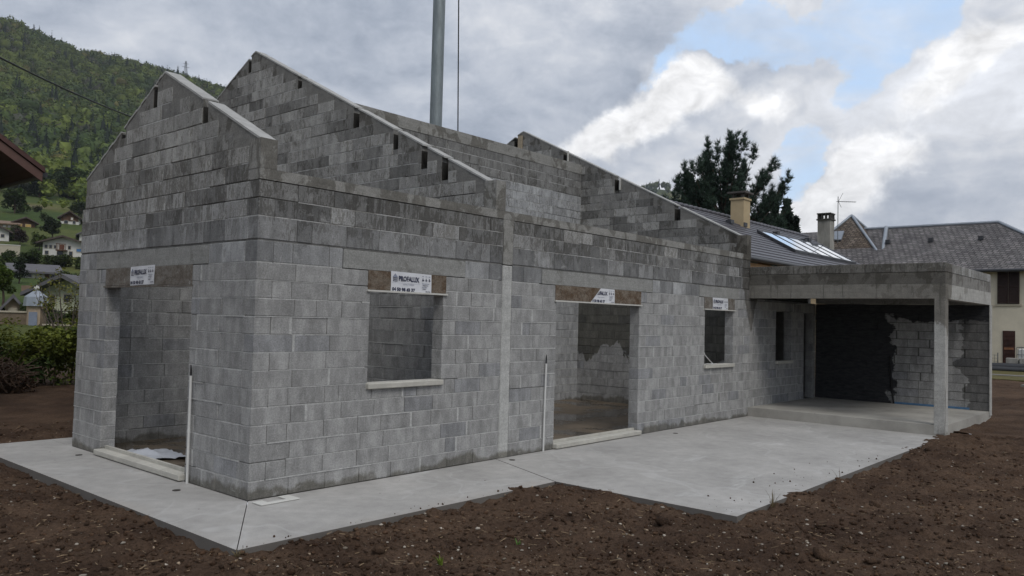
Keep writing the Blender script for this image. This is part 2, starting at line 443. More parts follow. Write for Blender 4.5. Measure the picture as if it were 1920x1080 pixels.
def soil_mat(name='tilled soil', src=None, dark=1.0):
    m, g, b = new_mat(name); p = g.pos()
    a = g.noise(p, 1.2, 5.0, 0.6); c = g.noise(p, 28.0, 6.0, 0.75); d = g.noise(p, 160.0, 3.0, 0.8)
    a2 = g.noise(p, 0.33, 4.0, 0.6)
    a = g.add(g.mul(a, 0.55), g.mul(a2, 0.45))
    col = g.mix(g.step(a, 0.38, 0.62), (0.062, 0.039, 0.027, 1), (0.118, 0.077, 0.052, 1))
    col = g.mix(1.0, col, g.grey(g.lin(c, 0.28, 0.72, 0.5, 1.5)), 'MULTIPLY')
    col = g.mix(1.0, col, g.grey(g.lin(d, 0.25, 0.75, 0.7, 1.3)), 'MULTIPLY')
    if src: col = g.mix(1.0, col, g.attr('tint'), 'MULTIPLY')
    h = g.add(g.mul(c, 1.0), g.mul(d, 0.35))
    setb(g, b, col, 0.97, g.bump(h, 0.03, 1.0), 0.1)
    return m
M['soil'] = soil_mat(); M['clod'] = soil_mat('soil crumb', 'attr')
def simple(name, c, rough=0.8, nscale=20.0, amp=0.25, metal=0.0, spec=0.3, bump=0.0, attr=False, stretch=(1, 1, 1)):
    m, g, b = new_mat(name); p = g.pos()
    n = g.noise(g.scale(p, stretch), nscale, 5.0, 0.65)
    base = (*c, 1)
    col = g.mix(1.0, base, g.grey(g.lin(n, 0.28, 0.72, 1-amp, 1+amp)), 'MULTIPLY')
    if attr: col = g.mix(1.0, col, g.attr('tint'), 'MULTIPLY')
    setb(g, b, col, rough, g.bump(n, bump) if bump else None, spec, metal)
    return m
M['stone'] = simple('pebble stone', (0.27, 0.24, 0.20), 0.85, 40.0, 0.3, attr=True)
M['straw'] = simple('straw and root bits', (0.16, 0.115, 0.07), 0.9, 30.0, 0.3, attr=True)
M['white_pvc'] = simple('white pvc', (0.62, 0.62, 0.60), 0.45, 12.0, 0.08)
M['black_rubber'] = simple('black sheath', (0.015, 0.015, 0.016), 0.5, 20.0, 0.2)
M['foam'] = simple('white polystyrene', (0.60, 0.595, 0.56), 0.8, 60.0, 0.06)
M['plastic'] = simple('white plastic sheet', (0.52, 0.54, 0.58), 0.35, 10.0, 0.08)
def fibre(name, c0, c1, c2):
    m, g, b = new_mat(name); p = g.pos()
    a = g.noise(g.scale(p, (1, 1, 1.5)), 5.0, 6.0, 0.7); f = g.noise(p, 120.0, 4.0, 0.8); s = g.noise(p, 38.0, 5.0, 0.75); x, y, z = g.sep(p)
    col = g.mix(g.step(a, .36, .64), (*c0, 1), (*c1, 1)); col = g.mix(g.step(g.noise(p, 9.0, 6.0, .7), .58, .70), col, (*c2, 1))
    col = g.mix(1.0, col, g.grey(g.lin(f, .25, .75, .45, 1.55)), 'MULTIPLY'); col = g.mix(1.0, col, g.grey(g.lin(s, .3, .7, .65, 1.35)), 'MULTIPLY')
    setb(g, b, col, .97, g.bump(g.add(f, s), .008), .1); return m
M['board'] = fibre('wood fibre board', (.115, .078, .052), (.20, .168, .135), (.29, .27, .24))
M['board_grey'] = fibre('grey wood fibre board', (.145, .125, .105), (.215, .20, .18), (.30, .29, .27))
M['rail'] = simple('pale rail', (0.55, 0.54, 0.50), 0.5, 20.0, 0.1)
M['paper'] = simple('label paper', (0.66, 0.67, 0.70), 0.7, 9.0, 0.07)
M['ink'] = simple('navy ink', (0.030, 0.034, 0.07), 0.7, 30.0, 0.1)
M['ink_pale'] = simple('grey ink', (0.25, 0.27, 0.34), 0.7, 30.0, 0.1)
M['timber'] = simple('raw timber', (0.36, 0.30, 0.22), 0.8, 6.0, 0.2, stretch=(1, 1, 8))
M['galv'] = simple('galvanised steel', (0.235, 0.265, 0.275), 0.55, 5.0, 0.28, metal=0.55, spec=0.4, stretch=(1, 1, 0.25))

def leafmat(name, trans=0.25, rough=0.7):
    m, g, b = new_mat(name)
    base = g.attr('tint')
    col = g.mix(1.0, base, g.grey(g.lin(g.noise(g.pos(), 3.0, 4.0, 0.6), 0.3, 0.7, 0.75, 1.25)), 'MULTIPLY')
    setb(g, b, col, rough, None, 0.2)
    t = g.n.new('ShaderNodeBsdfTranslucent'); g.put(t.inputs[0], col)
    mx = g.n.new('ShaderNodeMixShader'); mx.inputs[0].default_value = trans
    g.l.new(b.outputs[0], mx.inputs[1]); g.l.new(t.outputs[0], mx.inputs[2])
    g.l.new(mx.outputs[0], g.n['Material Output'].inputs[0])
    return m
M['leaf'] = leafmat('leaf'); M['needle'] = leafmat('needle', 0.1)
M['bark'] = simple('bark', (0.075, 0.055, 0.042), 0.95, 14.0, 0.4, bump=0.02, stretch=(1, 1, 0.3))
M['bark_grey'] = simple('grey bark', (0.14, 0.12, 0.10), 0.95, 14.0, 0.4, bump=0.01)
# ================================================================== THE HOUSE
rng = random.Random(7)
house = thing('unfinished_house', 'roofless grey concrete block house shell with stepped gables and open doorways', 'house')
ZC = [0, .2, .4, .6, .8, 1.0, 1.2, 1.4, 1.6, 1.8, 2.0, 2.2, 2.4, 2.6, 2.84, 3.11, 3.31, 3.51]
while ZC[-1] < 7.4: ZC.append(round(ZC[-1]+.2, 3))
BLOCKS = []      # (wall part, box, tint, material key, weight)

class Wall:
    """block wall along X ('X': outer face looks to -Y) or along Y ('Y': outer face looks to -X)"""
    def __init__(self, name, axis, x, y, L, top, openings=(), notches=(), zmin=0.0, start=(0, 0), end=(0, 0), bmat='block',
                 vis=1.0, zvis=-9, gable=False, label=None, fill=0.0, umax=None, tmul=1.0, mixup=(.25, .35), flat=None, bed=True):
        self.axis, self.x, self.y, self.L, self.top = axis, x, y, L, top
        self.op = list(openings); self.no = list(notches); self.zmin = zmin
        self.core = MB(); self.fillz = fill; self.gable = gable; self.tmul = tmul
        self.bl = []; self.dab = set(); self.ends = set(); self.bmat = bmat; self.vis = vis; self.zvis = zvis; self.start, self.end = start, end
        self.mixup = mixup; self.umax = umax or (lambda z: L); self.flat = flat; self.bed = bed
        self.make()
        jm = {'block_carport': 'joint_carport', 'block_room': 'joint_room'}.get(bmat, 'mortar'); bd = {'block_carport': 'joint_carport', 'block_room': 'bed_room'}.get(bmat, 'bed')
        self.obj = self.core.build(name, [M[jm], M['rake'], M['pocket_shade'], M[bd]], house, label)
        for bx, t, w_ in self.bl: BLOCKS.append((self, bx, t, bmat, w_))
    def P(self, u, w, z):           # w = depth into the wall from its outer face
        return (self.x+u, self.y+w, z) if self.axis == 'X' else (self.x+w, self.y+u, z)
    def pbox(self, u0, u1, w0, w1, z0, z1):
        if self.axis == 'X': self.core.box(self.x+u0, self.x+u1, self.y+w0, self.y+w1, z0, z1)
        else: self.core.box(self.x+w0, self.x+w1, self.y+u0, self.y+u1, z0, z1)
    def cut(self, a, b, z0, z1, cuts, m=0.0):
        iv = [(a, b)]; zm = (z0+z1)/2
        for (c, d, e, f) in cuts:
            if e < zm < f:
                nx = []
                for (p, q) in iv:
                    if d <= p or c >= q: nx.append((p, q))
                    else:
                        if c-p > 0.03: nx.append((p, c-m))
                        if q-d > 0.03: nx.append((d+m, q))
                iv = nx
        return iv
    def poly(self, a, b, z0, z1, drop):
        """part of a strip below the sloping head"""
        N = 40; us = sorted({a, b} | {a+(b-a)*i/N for i in range(N+1)} | ({self.L/2} if a < self.L/2 < b else set()))
        hi = [(u, min(z1, self.top(u)-drop)) for u in us]
        hi = [h for h in hi if h[1] > z0+0.004]
        if len(hi) < 2: return None
        out = [(hi[0][0], z0), (hi[-1][0], z0)]
        up = hi[::-1]; keep = [up[0]]
        for i in range(1, len(up)-1):
            (u0, h0), (u1, h1), (u2, h2) = keep[-1], up[i], up[i+1]
            if abs((h1-h0)*(u2-u0)-(h2-h0)*(u1-u0)) > 1e-6: keep.append(up[i])
        keep.append(up[-1])
        return out+keep
    def make(self):
        L = self.L
        nz = sorted({round(n[2], 3) for n in self.no})
        zs = [z for z in ZC if z >= self.zmin-1e-6]
        if self.flat is not None: zs = [z for z in zs if z < self.flat-0.03]+[self.flat]
        zz = sorted(set(zs) | set(nz))
        for z0, z1 in zip(zz, zz[1:]):
            ue = min(L, self.umax((z0+z1)/2))
            for (a, b) in self.cut(0.012, ue-0.012, z0, z1, self.op+self.no, 0.012):
                pl = self.poly(a, b, z0, z1, 0.02)
                if pl:
                    self.core.m = 0
                    self.core.prism(pl, lambda u, z: self.P(u, 0.010, z), lambda u, z: self.P(u, 0.19, z))
            if self.fillz > 0:
                for (a, b) in self.cut(0.0, ue, z0, z1, self.op+self.no, 0.0):
                    # concrete rake beam that fills the steps of the cut courses
                    NN = 60; us = [a+(b-a)*i/NN for i in range(NN+1)]
                    for seg in (0, 1):
                        half = [u for u in us if (u <= L/2) == (seg == 0) and self.top(u)-self.fillz < z1]
                        if len(half) > 1:
                            pl = self.poly(half[0], half[-1], z0, z1, 0.0)
                            if pl:
                                self.core.m = 1
                                self.core.prism(pl, lambda u, z: self.P(u, 0.004, z), lambda u, z: self.P(u, 0.196, z))
        for (c, d, e, f) in self.no:     # blind back and jamb linings of each purlin pocket, coloured dark as shade
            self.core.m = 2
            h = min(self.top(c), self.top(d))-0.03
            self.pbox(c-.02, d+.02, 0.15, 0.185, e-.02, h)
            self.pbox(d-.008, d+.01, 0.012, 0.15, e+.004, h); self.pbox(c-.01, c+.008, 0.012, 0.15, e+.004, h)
        # block courses
        for i, (z0, z1) in enumerate(zip(zs, zs[1:])):
            ue = min(L, self.umax((z0+z1)/2))
            a0 = self.start[i % 2]; b0 = ue-self.end[i % 2]
            if self.top(L/2)-z1 < 0.10 and self.gable: continue
            if self.gable:
                us = [u for u in np.linspace(a0, b0, 241) if self.top(u)-0.07 >= z1]
                if len(us) < 2: continue
                if us[0] > a0+.02: a0 = us[0]+rng.uniform(0, .10)
                if us[-1] < b0-.02: b0 = us[-1]-rng.uniform(0, .10)
                if b0-a0 < .15: continue
            for (a, b) in self.cut(a0, b0, z0, z1, self.op+self.no, 0.0):
                if b-a < 0.06: continue
                self.ends.add(b); u = a; first = True
                while u < b-1e-4:
                    ln = 0.5
                    if first: ln = (0.5, 0.25)[(i+int(a*3)) % 2]+ (rng.uniform(-.02, .02) if a > a0+.01 else 0)
                    elif rng.random() < 0.15: ln = rng.choice((0.25, 0.3, 0.2, 0.36))
                    first = False
                    v = u+ln
                    if b-v < 0.13: v = b
                    jz = rng.uniform(-.0015, .0015); j = rng.uniform(.0015, .0045)
                    bx = (u+(j if u > a+1e-4 else 0.0), v-(j if v < b-1e-4 else 0.0), rng.uniform(-.003, .003), 0.2, z0+(.0055 if abs(z0-2.84) > .01 else .016)+jz, z1-.005+jz)
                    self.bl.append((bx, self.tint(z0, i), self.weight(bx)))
                    u = v
                # mortar beds, nearly flush
                if self.bed:
                    self.core.m = 3
                    s = a
                    while s < b-.05:
                        e_ = min(b, s+rng.uniform(.3, 1.6))
                        q = rng.random()
                        if abs(z0-2.84) < .01: s = e_; continue
                        if q < 0.72 and z0 > 0.1: self.pbox(s+.004, e_-.004, rng.uniform(.0005, .004), .196, z0-.0052, z0+.0058)
                        elif q < 0.90 and 0.1 < z0 < 2.5: self.pbox(s+.004, e_-.004, rng.uniform(-.0062, -.0042), .19, z0-rng.uniform(.006, .012), z0+rng.uniform(.004, .008))
                        s = e_
                    # dabs of mortar squeezed into upright joints
                    if self.zvis < 0 and z1 < 2.7:
                        for bx, _, _ in self.bl[-8:]:
                            kk = (round(bx[1], 2), i)
                            if kk in self.dab or any(abs(bx[1]-e) < .04 for e in self.ends): continue
                            self.dab.add(kk)
                            if rng.random() < 0.20 and abs(bx[4]-z0) < .02:
                                self.pbox(bx[1]-.012, bx[1]+.02, -.003, .1, z0+.006, z1-.006)
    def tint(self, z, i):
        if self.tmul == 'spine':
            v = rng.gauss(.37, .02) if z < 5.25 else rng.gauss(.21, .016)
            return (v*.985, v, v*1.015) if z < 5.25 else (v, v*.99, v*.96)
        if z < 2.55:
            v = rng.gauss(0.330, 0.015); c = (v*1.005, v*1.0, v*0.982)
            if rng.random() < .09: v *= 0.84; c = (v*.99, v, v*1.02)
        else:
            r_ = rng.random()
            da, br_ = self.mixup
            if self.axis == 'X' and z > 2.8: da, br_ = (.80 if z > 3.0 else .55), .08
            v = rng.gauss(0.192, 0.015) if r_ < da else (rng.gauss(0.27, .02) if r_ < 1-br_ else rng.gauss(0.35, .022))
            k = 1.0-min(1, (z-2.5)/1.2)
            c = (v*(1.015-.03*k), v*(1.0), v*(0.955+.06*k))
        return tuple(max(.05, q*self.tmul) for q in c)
    def weight(self, bx):
        if bx[5] < self.zvis: return 0.0
        c = np.array(self.P((bx[0]+bx[1])/2, 0, (bx[4]+bx[5])/2)); d = c-CAM; dist2 = d@d; d = d/math.sqrt(dist2)
        nrm = np.array([0, -1.0, 0]) if self.axis == 'X' else np.array([-1.0, 0, 0])
        return self.vis*(bx[1]-bx[0])*(bx[5]-bx[4])*max(0.0, -(d@nrm))/dist2

const = lambda h: (lambda u: h)
topA = lambda u: 3.95+0.5*min(u, 4.75-u)
topB = lambda u: 3.98+0.5*min(u, 13.46-u)
def notch(top, c, w_, depth): return (c-w_/2, c+w_/2, top(c)-depth, 99.0)
# --- openings: (u0, u1, z0, z1); the shutter box sits in the top 25 cm
LIN = (2.6, 2.84)
opA = [(1.42, 3.86, 0.0, 2.6), (1.05, 4.25, *LIN)]
noA = [notch(topA, 1.27, .13, .36), notch(topA, 3.55, .14, .13), notch(topA, 2.62, .12, .34)]
gableA = Wall('gable_wall', 'Y', 0.0, 0.0, 4.85, topA, opA, noA, gable=True, fill=0.42, start=(0.205, 0.0), end=(0.0, 0.0),
              umax=lambda z: 4.85 if z < 3.55 else 4.75, mixup=(.14, .58), label='narrow front gable wall with a doorway')
opF = [(1.58, 2.84, 1.2, 2.6), (1.15, 3.25, *LIN), (5.34, 7.80, 0.0, 2.6), (4.95, 8.25, *LIN), (10.32, 11.62, 1.2, 2.6), (10.05, 11.9, *LIN),
       (4.03, 4.25, 0.0, 3.4), (13.90, 14.85, 1.2, 2.4), (15.66, 16.26, 0.2, 2.4)]
facade = Wall('facade_wall', 'X', 0.0, 0.0, 12.45, const(3.52), opF, (), flat=3.51, start=(0.0, 0.205), label='long block wall with doorway, windows and ring beam')
porchside = Wall('porch_side_wall', 'X', 12.45, 0.0, 4.0, const(2.66), [(a-12.45, b-12.45, c, d) for a, b, c, d in opF if a > 12], (), flat=2.65)
noB = [notch(topB, 5.12, .14, .33), notch(topB, 3.36, .17, .36), notch(topB, 2.29, .13, .33), notch(topB, 1.58, .15, .37), notch(topB, 1.10, .15, .36), notch(topB, 6.93, .12, .30)]
gableB = Wall('gable_wall', 'Y', 3.85, 0.2, 13.26, lambda u: topB(u+.2), (), [(a-.2, b-.2, c, d) for a, b, c, d in noB], gable=True, fill=0.34, zvis=3.6, mixup=(.30, .42),
              label='tall middle gable wall with dark purlin pockets')
noD = [notch(topB, 5.21, .13, .32), notch(topB, 3.53, .15, .36), notch(topB, 1.78, .16, .38), notch(topB, 6.98, .14, .30)]
gableD = Wall('gable_wall', 'Y', 12.25, 0.2, 13.26, lambda u: topB(u+.2), (), [(a-.2, b-.2, c, d) for a, b, c, d in noD], gable=True, fill=0.34, zvis=3.6,
              bmat='block_room', mixup=(.34, .40), label='far gable wall')
spine = Wall('spine_wall', 'X', 4.05, 4.65, 8.2, const(6.0), (), (), flat=5.91, zvis=4.7, tmul='spine', label='high cross wall with a dry pale lower half')
backA = Wall('back_wall', 'X', 0.2, 4.65, 3.65, const(3.62), (), (), flat=3.51, vis=0)
carport = Wall('carport_wall', 'Y', 16.45, -4.0, 4.0, const(2.66), (), (), zmin=0.2, flat=2.65, bmat='block_carport', vis=.35, label='carport end wall half coated in black sealant')

# --- blocks: the ones that show largest are single objects, the rest one joined part
BLOCKS.sort(key=lambda b: -b[4])
cache = {}
def block_mesh(axis, du, dw, dz):
    k = (axis, round(du, 2), round(dw, 2), round(dz, 2))
    if k not in cache:
        du, dw, dz = k[1:]
        V, F = bevel_box(0, du, 0, dw, 0, dz, .005) if axis == 'X' else bevel_box(0, dw, 0, du, 0, dz, .005)
        me = bpy.data.meshes.new('concrete_block'); me.from_pydata(V, [], F); me.materials.append(M['block_obj']); me.update(); cache[k] = me
    return cache[k]
rest = MB(); KEYS = ['block', 'block_carport', 'block_room']
nsingle = 0
for wl, bx, t, mk, wt in BLOCKS:
    u0, u1, w0, w1, z0, z1 = bx
    if nsingle < 296 and wt > 0 and mk == 'block' or (nsingle < 296 and wt > 0 and mk == 'block_room' and z0 > 3.6):
        o = bpy.data.objects.new('concrete_block', block_mesh(wl.axis, round(u1-u0, 2), .2, z1-z0)); COL.objects.link(o)
        o.parent = wl.obj; o.location = wl.P(u0, w0, z0)
        # keep the true length although the mesh is shared
        me = o.data; du = round(u1-u0, 2); s = (u1-u0)/du; sz = (z1-z0)/round(z1-z0, 2)
        o.scale = (s, 1, sz) if wl.axis == 'X' else (1, s, sz)
        o.color = (*t, 1.0); nsingle += 1
    else:
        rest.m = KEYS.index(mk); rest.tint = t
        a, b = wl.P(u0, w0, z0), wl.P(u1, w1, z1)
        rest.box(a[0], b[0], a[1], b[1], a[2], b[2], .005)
rest.build('concrete_blocks', [M[k] for k in KEYS], house, 'remaining blocks of all the walls', 'stuff')

# --- poured concrete
def hp(name, fn, mats, label=None, parent=house, kind=None):
    m = MB(); fn(m); return m.build(name, mats, parent, label, kind)
def ringbeam(m):
    m.box(0.0, 12.45, -0.006, 0.203, 3.514, 3.635)
    m.box(4.02, 4.26, -0.004, 0.15, 3.40, 3.512)
hp('ring_beam', ringbeam, M['concrete'])
hp('ring_beam', lambda m: m.box(0.21, 4.04, 4.66, 4.845, 3.514, 3.63), M['concrete'])
hp('ring_beam', lambda m: m.box(4.06, 12.24, 4.644, 4.854, 5.912, 6.16), M['concrete'], 'dark ring beam on the high cross wall')
def lint(m):
    m.box(-0.004, 0.19, 1.055, 4.245, 2.606, 2.834)
    for a, b in ((1.15, 3.25), (4.95, 8.25), (10.05, 11.9)): m.box(a+.006, b-.006, -0.005, 0.19, 2.606, 2.834)
m1 = MB(); m1.box(-0.004, 0.19, 1.055, 4.245, 2.606, 2.834); m1.build('lintel', M['lintel'], house)
for a, b in ((1.15, 3.25), (4.95, 8.25), (10.05, 11.9)):
    m1 = MB(); m1.box(a+.006, b-.006, -0.005, 0.19, 2.606, 2.834); m1.build('lintel', M['lintel'], house)
def colm(m):
    m.box(4.035, 4.245, -0.008, 0.19, 0.0, 2.83, .012)
hp('column', colm, M['column'], 'pale cast concrete column strip')
hp('column_head', lambda m: m.box(4.035, 4.245, -0.005, 0.19, 2.845, 3.40), M['concrete'])
# rake copings, one stretch between each pair of pockets
def coping(wl, top, off, notches, L, th=.016):
    xs = sorted([(n[0]-off, n[1]-off) for n in notches])
    cuts = [0.0]+[c for n in xs for c in n]+[L]
    pairs = list(zip(cuts[0::2], cuts[1::2])); out = []
    for a, b in pairs:
        if a < L/2 < b: out += [(a, L/2), (L/2, b)]
        else: out.append((a, b))
    for a, b in out:
        a2 = a-rng.uniform(-.01, .06) if a > 0 and a != L/2 else a
        b2 = b+rng.uniform(-.01, .06) if b < L and b != L/2 else b
        ts = np.linspace(a2, b2, max(4, int((b2-a2)/.11)))
        m = MB(); lo = -.012; 
        for p, q in zip(ts, ts[1:]):
            clampu = lambda u: min(max(u, 0.0), L)
            h0, h1 = rng.uniform(.85, 1.1)*th, rng.uniform(.85, 1.1)*th
            hp0 = m.v[-1][2] if False else None
            e0, e1 = rng.uniform(-.010, .002), .203+rng.uniform(-.002, .008)
            z0, z1 = top(clampu(p)), top(clampu(q))
            m.hexa([wl.P(p, e0, z0-.012), wl.P(q, e0, z1-.012), wl.P(q, e1, z1-.012), wl.P(p, e1, z0-.012),
                    wl.P(p, e0, z0+th), wl.P(q, e0, z1+th), wl.P(q, e1, z1+th), wl.P(p, e1, z0+th)])
        m.build('coping', M['coping'], wl.obj)
coping(gableA, topA, 0.0, noA, 4.75)
coping(gableB, lambda u: topB(u+.2), .2, noB, 13.26)
coping(gableD, lambda u: topB(u+.2), .2, noD, 13.26)
# upright end posts of the rakes, standing on the ring beam
for nm, x0, h in (('end_post', 0.0, 3.98), ('end_post', 3.85, 4.08), ('end_post', 12.25, 4.08)):
    m = MB(); m.box(x0-.004, x0+.204, -.006, .235, 3.637, h-.01); m.build(nm, M['concrete'], house)
# carport frame
bm_ = [M['beam'], M['beam_dark']]
def front(m):
    m.m = 0; m.box(12.40, 12.60, -4.0, -0.002, 2.65, 2.94)
    m.m = 1; m.box(12.404, 12.60, -3.996, -0.002, 2.943, 3.17)
hp('carport_beam', front, bm_, 'streaked front beam of the carport')
def sideb(m):
    m.m = 0; m.box(12.603, 16.65, -4.0, -3.80, 2.651, 2.939)
    m.m = 1; m.box(12.603, 16.65, -3.996, -3.80, 2.943, 3.17)
hp('carport_beam', sideb, bm_)
hp('carport_beam', lambda m: (m.box(16.45, 16.65, -3.797, -.002, 2.652, 3.17)), M['beam_dark'])
hp('carport_roof_deck', lambda m: m.box(12.604, 16.446, -3.796, -.002, 2.95, 3.12), M['beam_dark'])
hp('carport_post', lambda m: (m.box(12.394, 12.60, -4.006, -3.80, 0.03, 2.648, .012)), M['beam'], 'square concrete post at the carport corner')
par = MB()
u = -4.0
while u < -.05:
    v = min(-.004, u+.5); kv = rng.uniform(.85, 1.2); par = MB(); par.tint = (.34*kv, .34*kv, .33*kv)
    par.box(12.402, 12.6, u+.004, v-.004, 3.176, 3.355, .006); par.build('parapet_block', M['block'], house); u += .5
u = 12.61
while u < 16.6:
    v = min(16.65, u+.5); kv = rng.uniform(.85, 1.2); par = MB(); par.tint = (.34*kv, .34*kv, .33*kv)
    par.box(u+.004, v-.004, -3.998, -3.8, 3.176, 3.355, .006); par.build('parapet_block', M['block'], house); u += .5
hp('porch_pillar', lambda m: (m.box(16.262, 16.448, -.004, .2, .2, 2.64, .01)), M['lintel'])
def edgepost(m): m.box(16.43, 16.652, -4.02, -4.001, .1, 2.65)
hp('wall_edge', edgepost, M['beam'])

# --- openings: sills, shutter boxes, rails, labels
def sill(a, b, z, axis='X', name='window_sill', depth=.16, th=.075, lug=.02):
    m = MB()
    if axis == 'X': m.box(a-lug, b+lug-.02, -.055, depth, z-th, z-.004, .008)
    else: m.box(-.055, depth, a-lug, b+lug, z-th, z-.004, .008)
    return m.build(name, M['sill'], house)
sill(1.58, 2.84, 1.205); sill(10.32, 11.62, 1.205); sill(13.9, 14.85, 1.205)
m = MB(); m.box(5.33, 7.83, -.08, .06, .012, .085, .008); m.box(5.345, 7.795, .062, .10, .012, .125); m.build('door_threshold', M['sill'], house)
m = MB(); m.box(-.08, .06, 1.40, 3.88, .012, .085, .008); m.box(.062, .10, 1.425, 3.855, .012, .125); m.build('door_threshold', M['sill'], house)
def shutter(a, b, axis, mat):
    m = MB()
    if axis == 'X':
        m.box(a-.04, b+.04, -.012, .21, 2.362, 2.602, .004)
        o = m.build('shutter_box', mat, house)
        r_ = MB(); r_.box(a-.06, b+.06, -.03, .03, 2.338, 2.360); r_.build('shutter_rail', M['rail'], o)
    else:
        m.box(-.012, .21, a-.04, b+.04, 2.362, 2.602, .004)
        o = m.build('shutter_box', mat, house)
        r_ = MB(); r_.box(-.03, .03, a-.06, b+.06, 2.338, 2.360); r_.build('shutter_rail', M['board_grey'], o)
    return o
sb1 = shutter(1.58, 2.84, 'X', M['board']); sb2 = shutter(5.34, 7.80, 'X', M['board']); sb3 = shutter(10.32, 11.62, 'X', M['board_grey'])
sbA = shutter(1.46, 3.86, 'Y', M['board_grey'])

def text_mesh(body, size, bold=0.0):
    c = bpy.data.curves.new('lettering', 'FONT'); c.body = body; c.size = size; c.offset = bold; c.align_x = 'LEFT'
    c.resolution_u = 2
    o = bpy.data.objects.new('lettering', c); COL.objects.link(o)
    dg = bpy.context.evaluated_depsgraph_get(); me = bpy.data.meshes.new_from_object(o.evaluated_get(dg))
    V = [tuple(v.co) for v in me.vertices]; F = [tuple(p.vertices) for p in me.polygons]
    bpy.data.objects.remove(o); bpy.data.curves.remove(c); bpy.data.meshes.remove(me)
    return V, F
TXT = {}
def label_sheet(parent, fn, W, H, clip=0.0, words='PROFALUX', label=None, skew=0.0):
    """printed sheet: fn(s, t, lift) maps sheet metres to the place"""
    m = MB()
    s0 = clip
    nx, ny = 10, 4
    r_ = random.Random(int(W*1000))
    for i in range(nx):
        for j in range(ny):
            q = []
            for (ii, jj) in ((i, j), (i+1, j), (i+1, j+1), (i, j+1)):
                t = H*jj/ny; lo = s0*(jj/ny); s = lo+(W-lo)*ii/nx
                q.append((s, t, .004+.0035*math.sin(ii*1.3+jj*.9)))
            m.add([fn(*p) for p in q]+[fn(p[0], p[1], p[2]-.002) for p in q], [(0, 1, 2, 3), (7, 6, 5, 4)])
    def put(V, F, ox, oy, sx=1.0, mi=1):
        m.m = mi
        for f in F:
            pts = [(V[i][0]*sx+ox, V[i][1]+oy) for i in f]
            if min(p[0]-s0*max(0, p[1])/H for p in pts) < .004: continue
            m.add([fn(p[0], p[1], .0092) for p in pts], [tuple(range(len(pts)))])
    def rect(a, b, c, d, mi=2):
        put([(a, c), (b, c), (b, d), (a, d)], [(0, 1, 2, 3)], 0, 0, 1, mi)
    k = W/.70
    V, F = TXT.setdefault('p', text_mesh(words, .088, .0035)); put(V, F, .125*k, H*.56, k*.80)
    V, F = TXT.setdefault('n', text_mesh('04 50 98 43 37', .060, .003)); put(V, F, .02*k, H*.06, k*1.05)
    V, F = TXT.setdefault('s', text_mesh('volets roulants', .032)); put(V, F, .20*k, H*.37, k, 2)
    # house emblem
    for a, b, c, d in ((.03, .105, .52, .55), (.03, .036, .52, .72), (.099, .105, .52, .72), (.04, .095, .66, .69), (.04, .095, .59, .62)): rect(a*k, b*k, H*c, H*d, 1)
    put([(.022, H*.72), (.112, H*.72), (.067, H*.90)], [(0, 1, 2)], 0, 0, k, 2)
    rect(.02*k, .5*k, H*.455, H*.462)
    for q in range(3):          # row of pictograms
        x0 = (.53+.057*q)*k
        rect(x0, x0+.035*k, H*.66, H*.70, 1); rect(x0+.008*k, x0+.02*k, H*.62, H*.78, 1); rect(x0, x0+.03*k, H*.86, H*.89)
    for q in range(4): rect((.53+.01*(q % 2))*k, (.66-.02*q)*k, H*(.50-.09*q), H*(.525-.09*q), 1 if q % 2 else 2)
    for q in range(3): rect((.60+.03*q)*k, (.62+.03*q)*k, H*.10, H*.14, 1)
    return m.build('paper_label', [M['paper'], M['ink'], M['ink_pale']], parent, label)
label_sheet(sb1, lambda s, t, l: (1.895+s, -.012-l, 2.350+t-.015*s), .70, .262, label='white shutter maker label reading PROFALUX')
label_sheet(sb2, lambda s, t, l: (6.24+s, -.012-l, 2.352+t-.01*s), .72, .255, clip=.30, label='torn corner of a white shutter maker label')
label_sheet(sb3, lambda s, t, l: (10.62+s, -.012-l, 2.352+t), .70, .25, label='white shutter maker label')
label_sheet(sbA, lambda s, t, l: (-.012-l, 3.09-s, 2.36+t+.02*s), .70, .25, label='white shutter maker label')

# --- things on and against the house
def on_top(name, m, mats, label, cat, group=None):
    return tag(m.build(name, mats), label, cat, group)
m = MB(); m.tube([(-.035, 1.28, .0), (-.035, 1.285, .6), (-.03, 1.30, 1.27)], .016, 10); o = on_top('conduit_pipe', m, M['white_pvc'], 'thin white conduit pipe standing against the wall beside the gable doorway', 'conduit', 'white conduit pipes along the walls')
m = MB(); m.tube([(-.03, 1.30, 1.24), (-.03, 1.30, 1.33), (-.033, 1.305, 1.40)], [.011, .011, .005], 6); m.build('cable_tip', M['black_rubber'], o)
m = MB(); m.tube([(-.035, 1.285, .59), (-.035, 1.285, .64)], .019, 10); m.build('clip', M['white_pvc'], o)
m = MB(); m.tube([(5.05, -.03, .0), (5.06, -.03, .7), (5.075, -.03, 1.36)], .015, 10); o = on_top('conduit_pipe', m, M['white_pvc'], 'thin white conduit pipe standing against the long wall left of the wide doorway', 'conduit', 'white conduit pipes along the walls')
m = MB(); m.tube([(5.075, -.03, 1.33), (5.077, -.03, 1.42), (5.078, -.032, 1.50)], [.011, .011, .005], 6); m.build('cable_tip', M['black_rubber'], o)
m = MB(); m.tube([(5.058, -.03, .66), (5.058, -.03, .71)], .018, 10); m.build('clip', M['white_pvc'], o)
# white cable hanging over the sill
m = MB(); pts = [(10.36, .10, 2.05), (10.37, .08, 1.75), (10.36, .06, 1.52), (10.42, .04, 1.40), (10.56, .0, 1.28), (10.66, -.02, 1.222), (10.5, -.03, 1.218), (10.36, -.02, 1.222)]
m.tube(pts, .010, 6); m.tube([(10.38, .03, 1.215), (10.55, -.04, 1.214), (10.8, -.03, 1.216)], .009, 6)
on_top('loose_cable', m, M['white_pvc'], 'loose white cable hanging over the sill of the small window', 'cable')
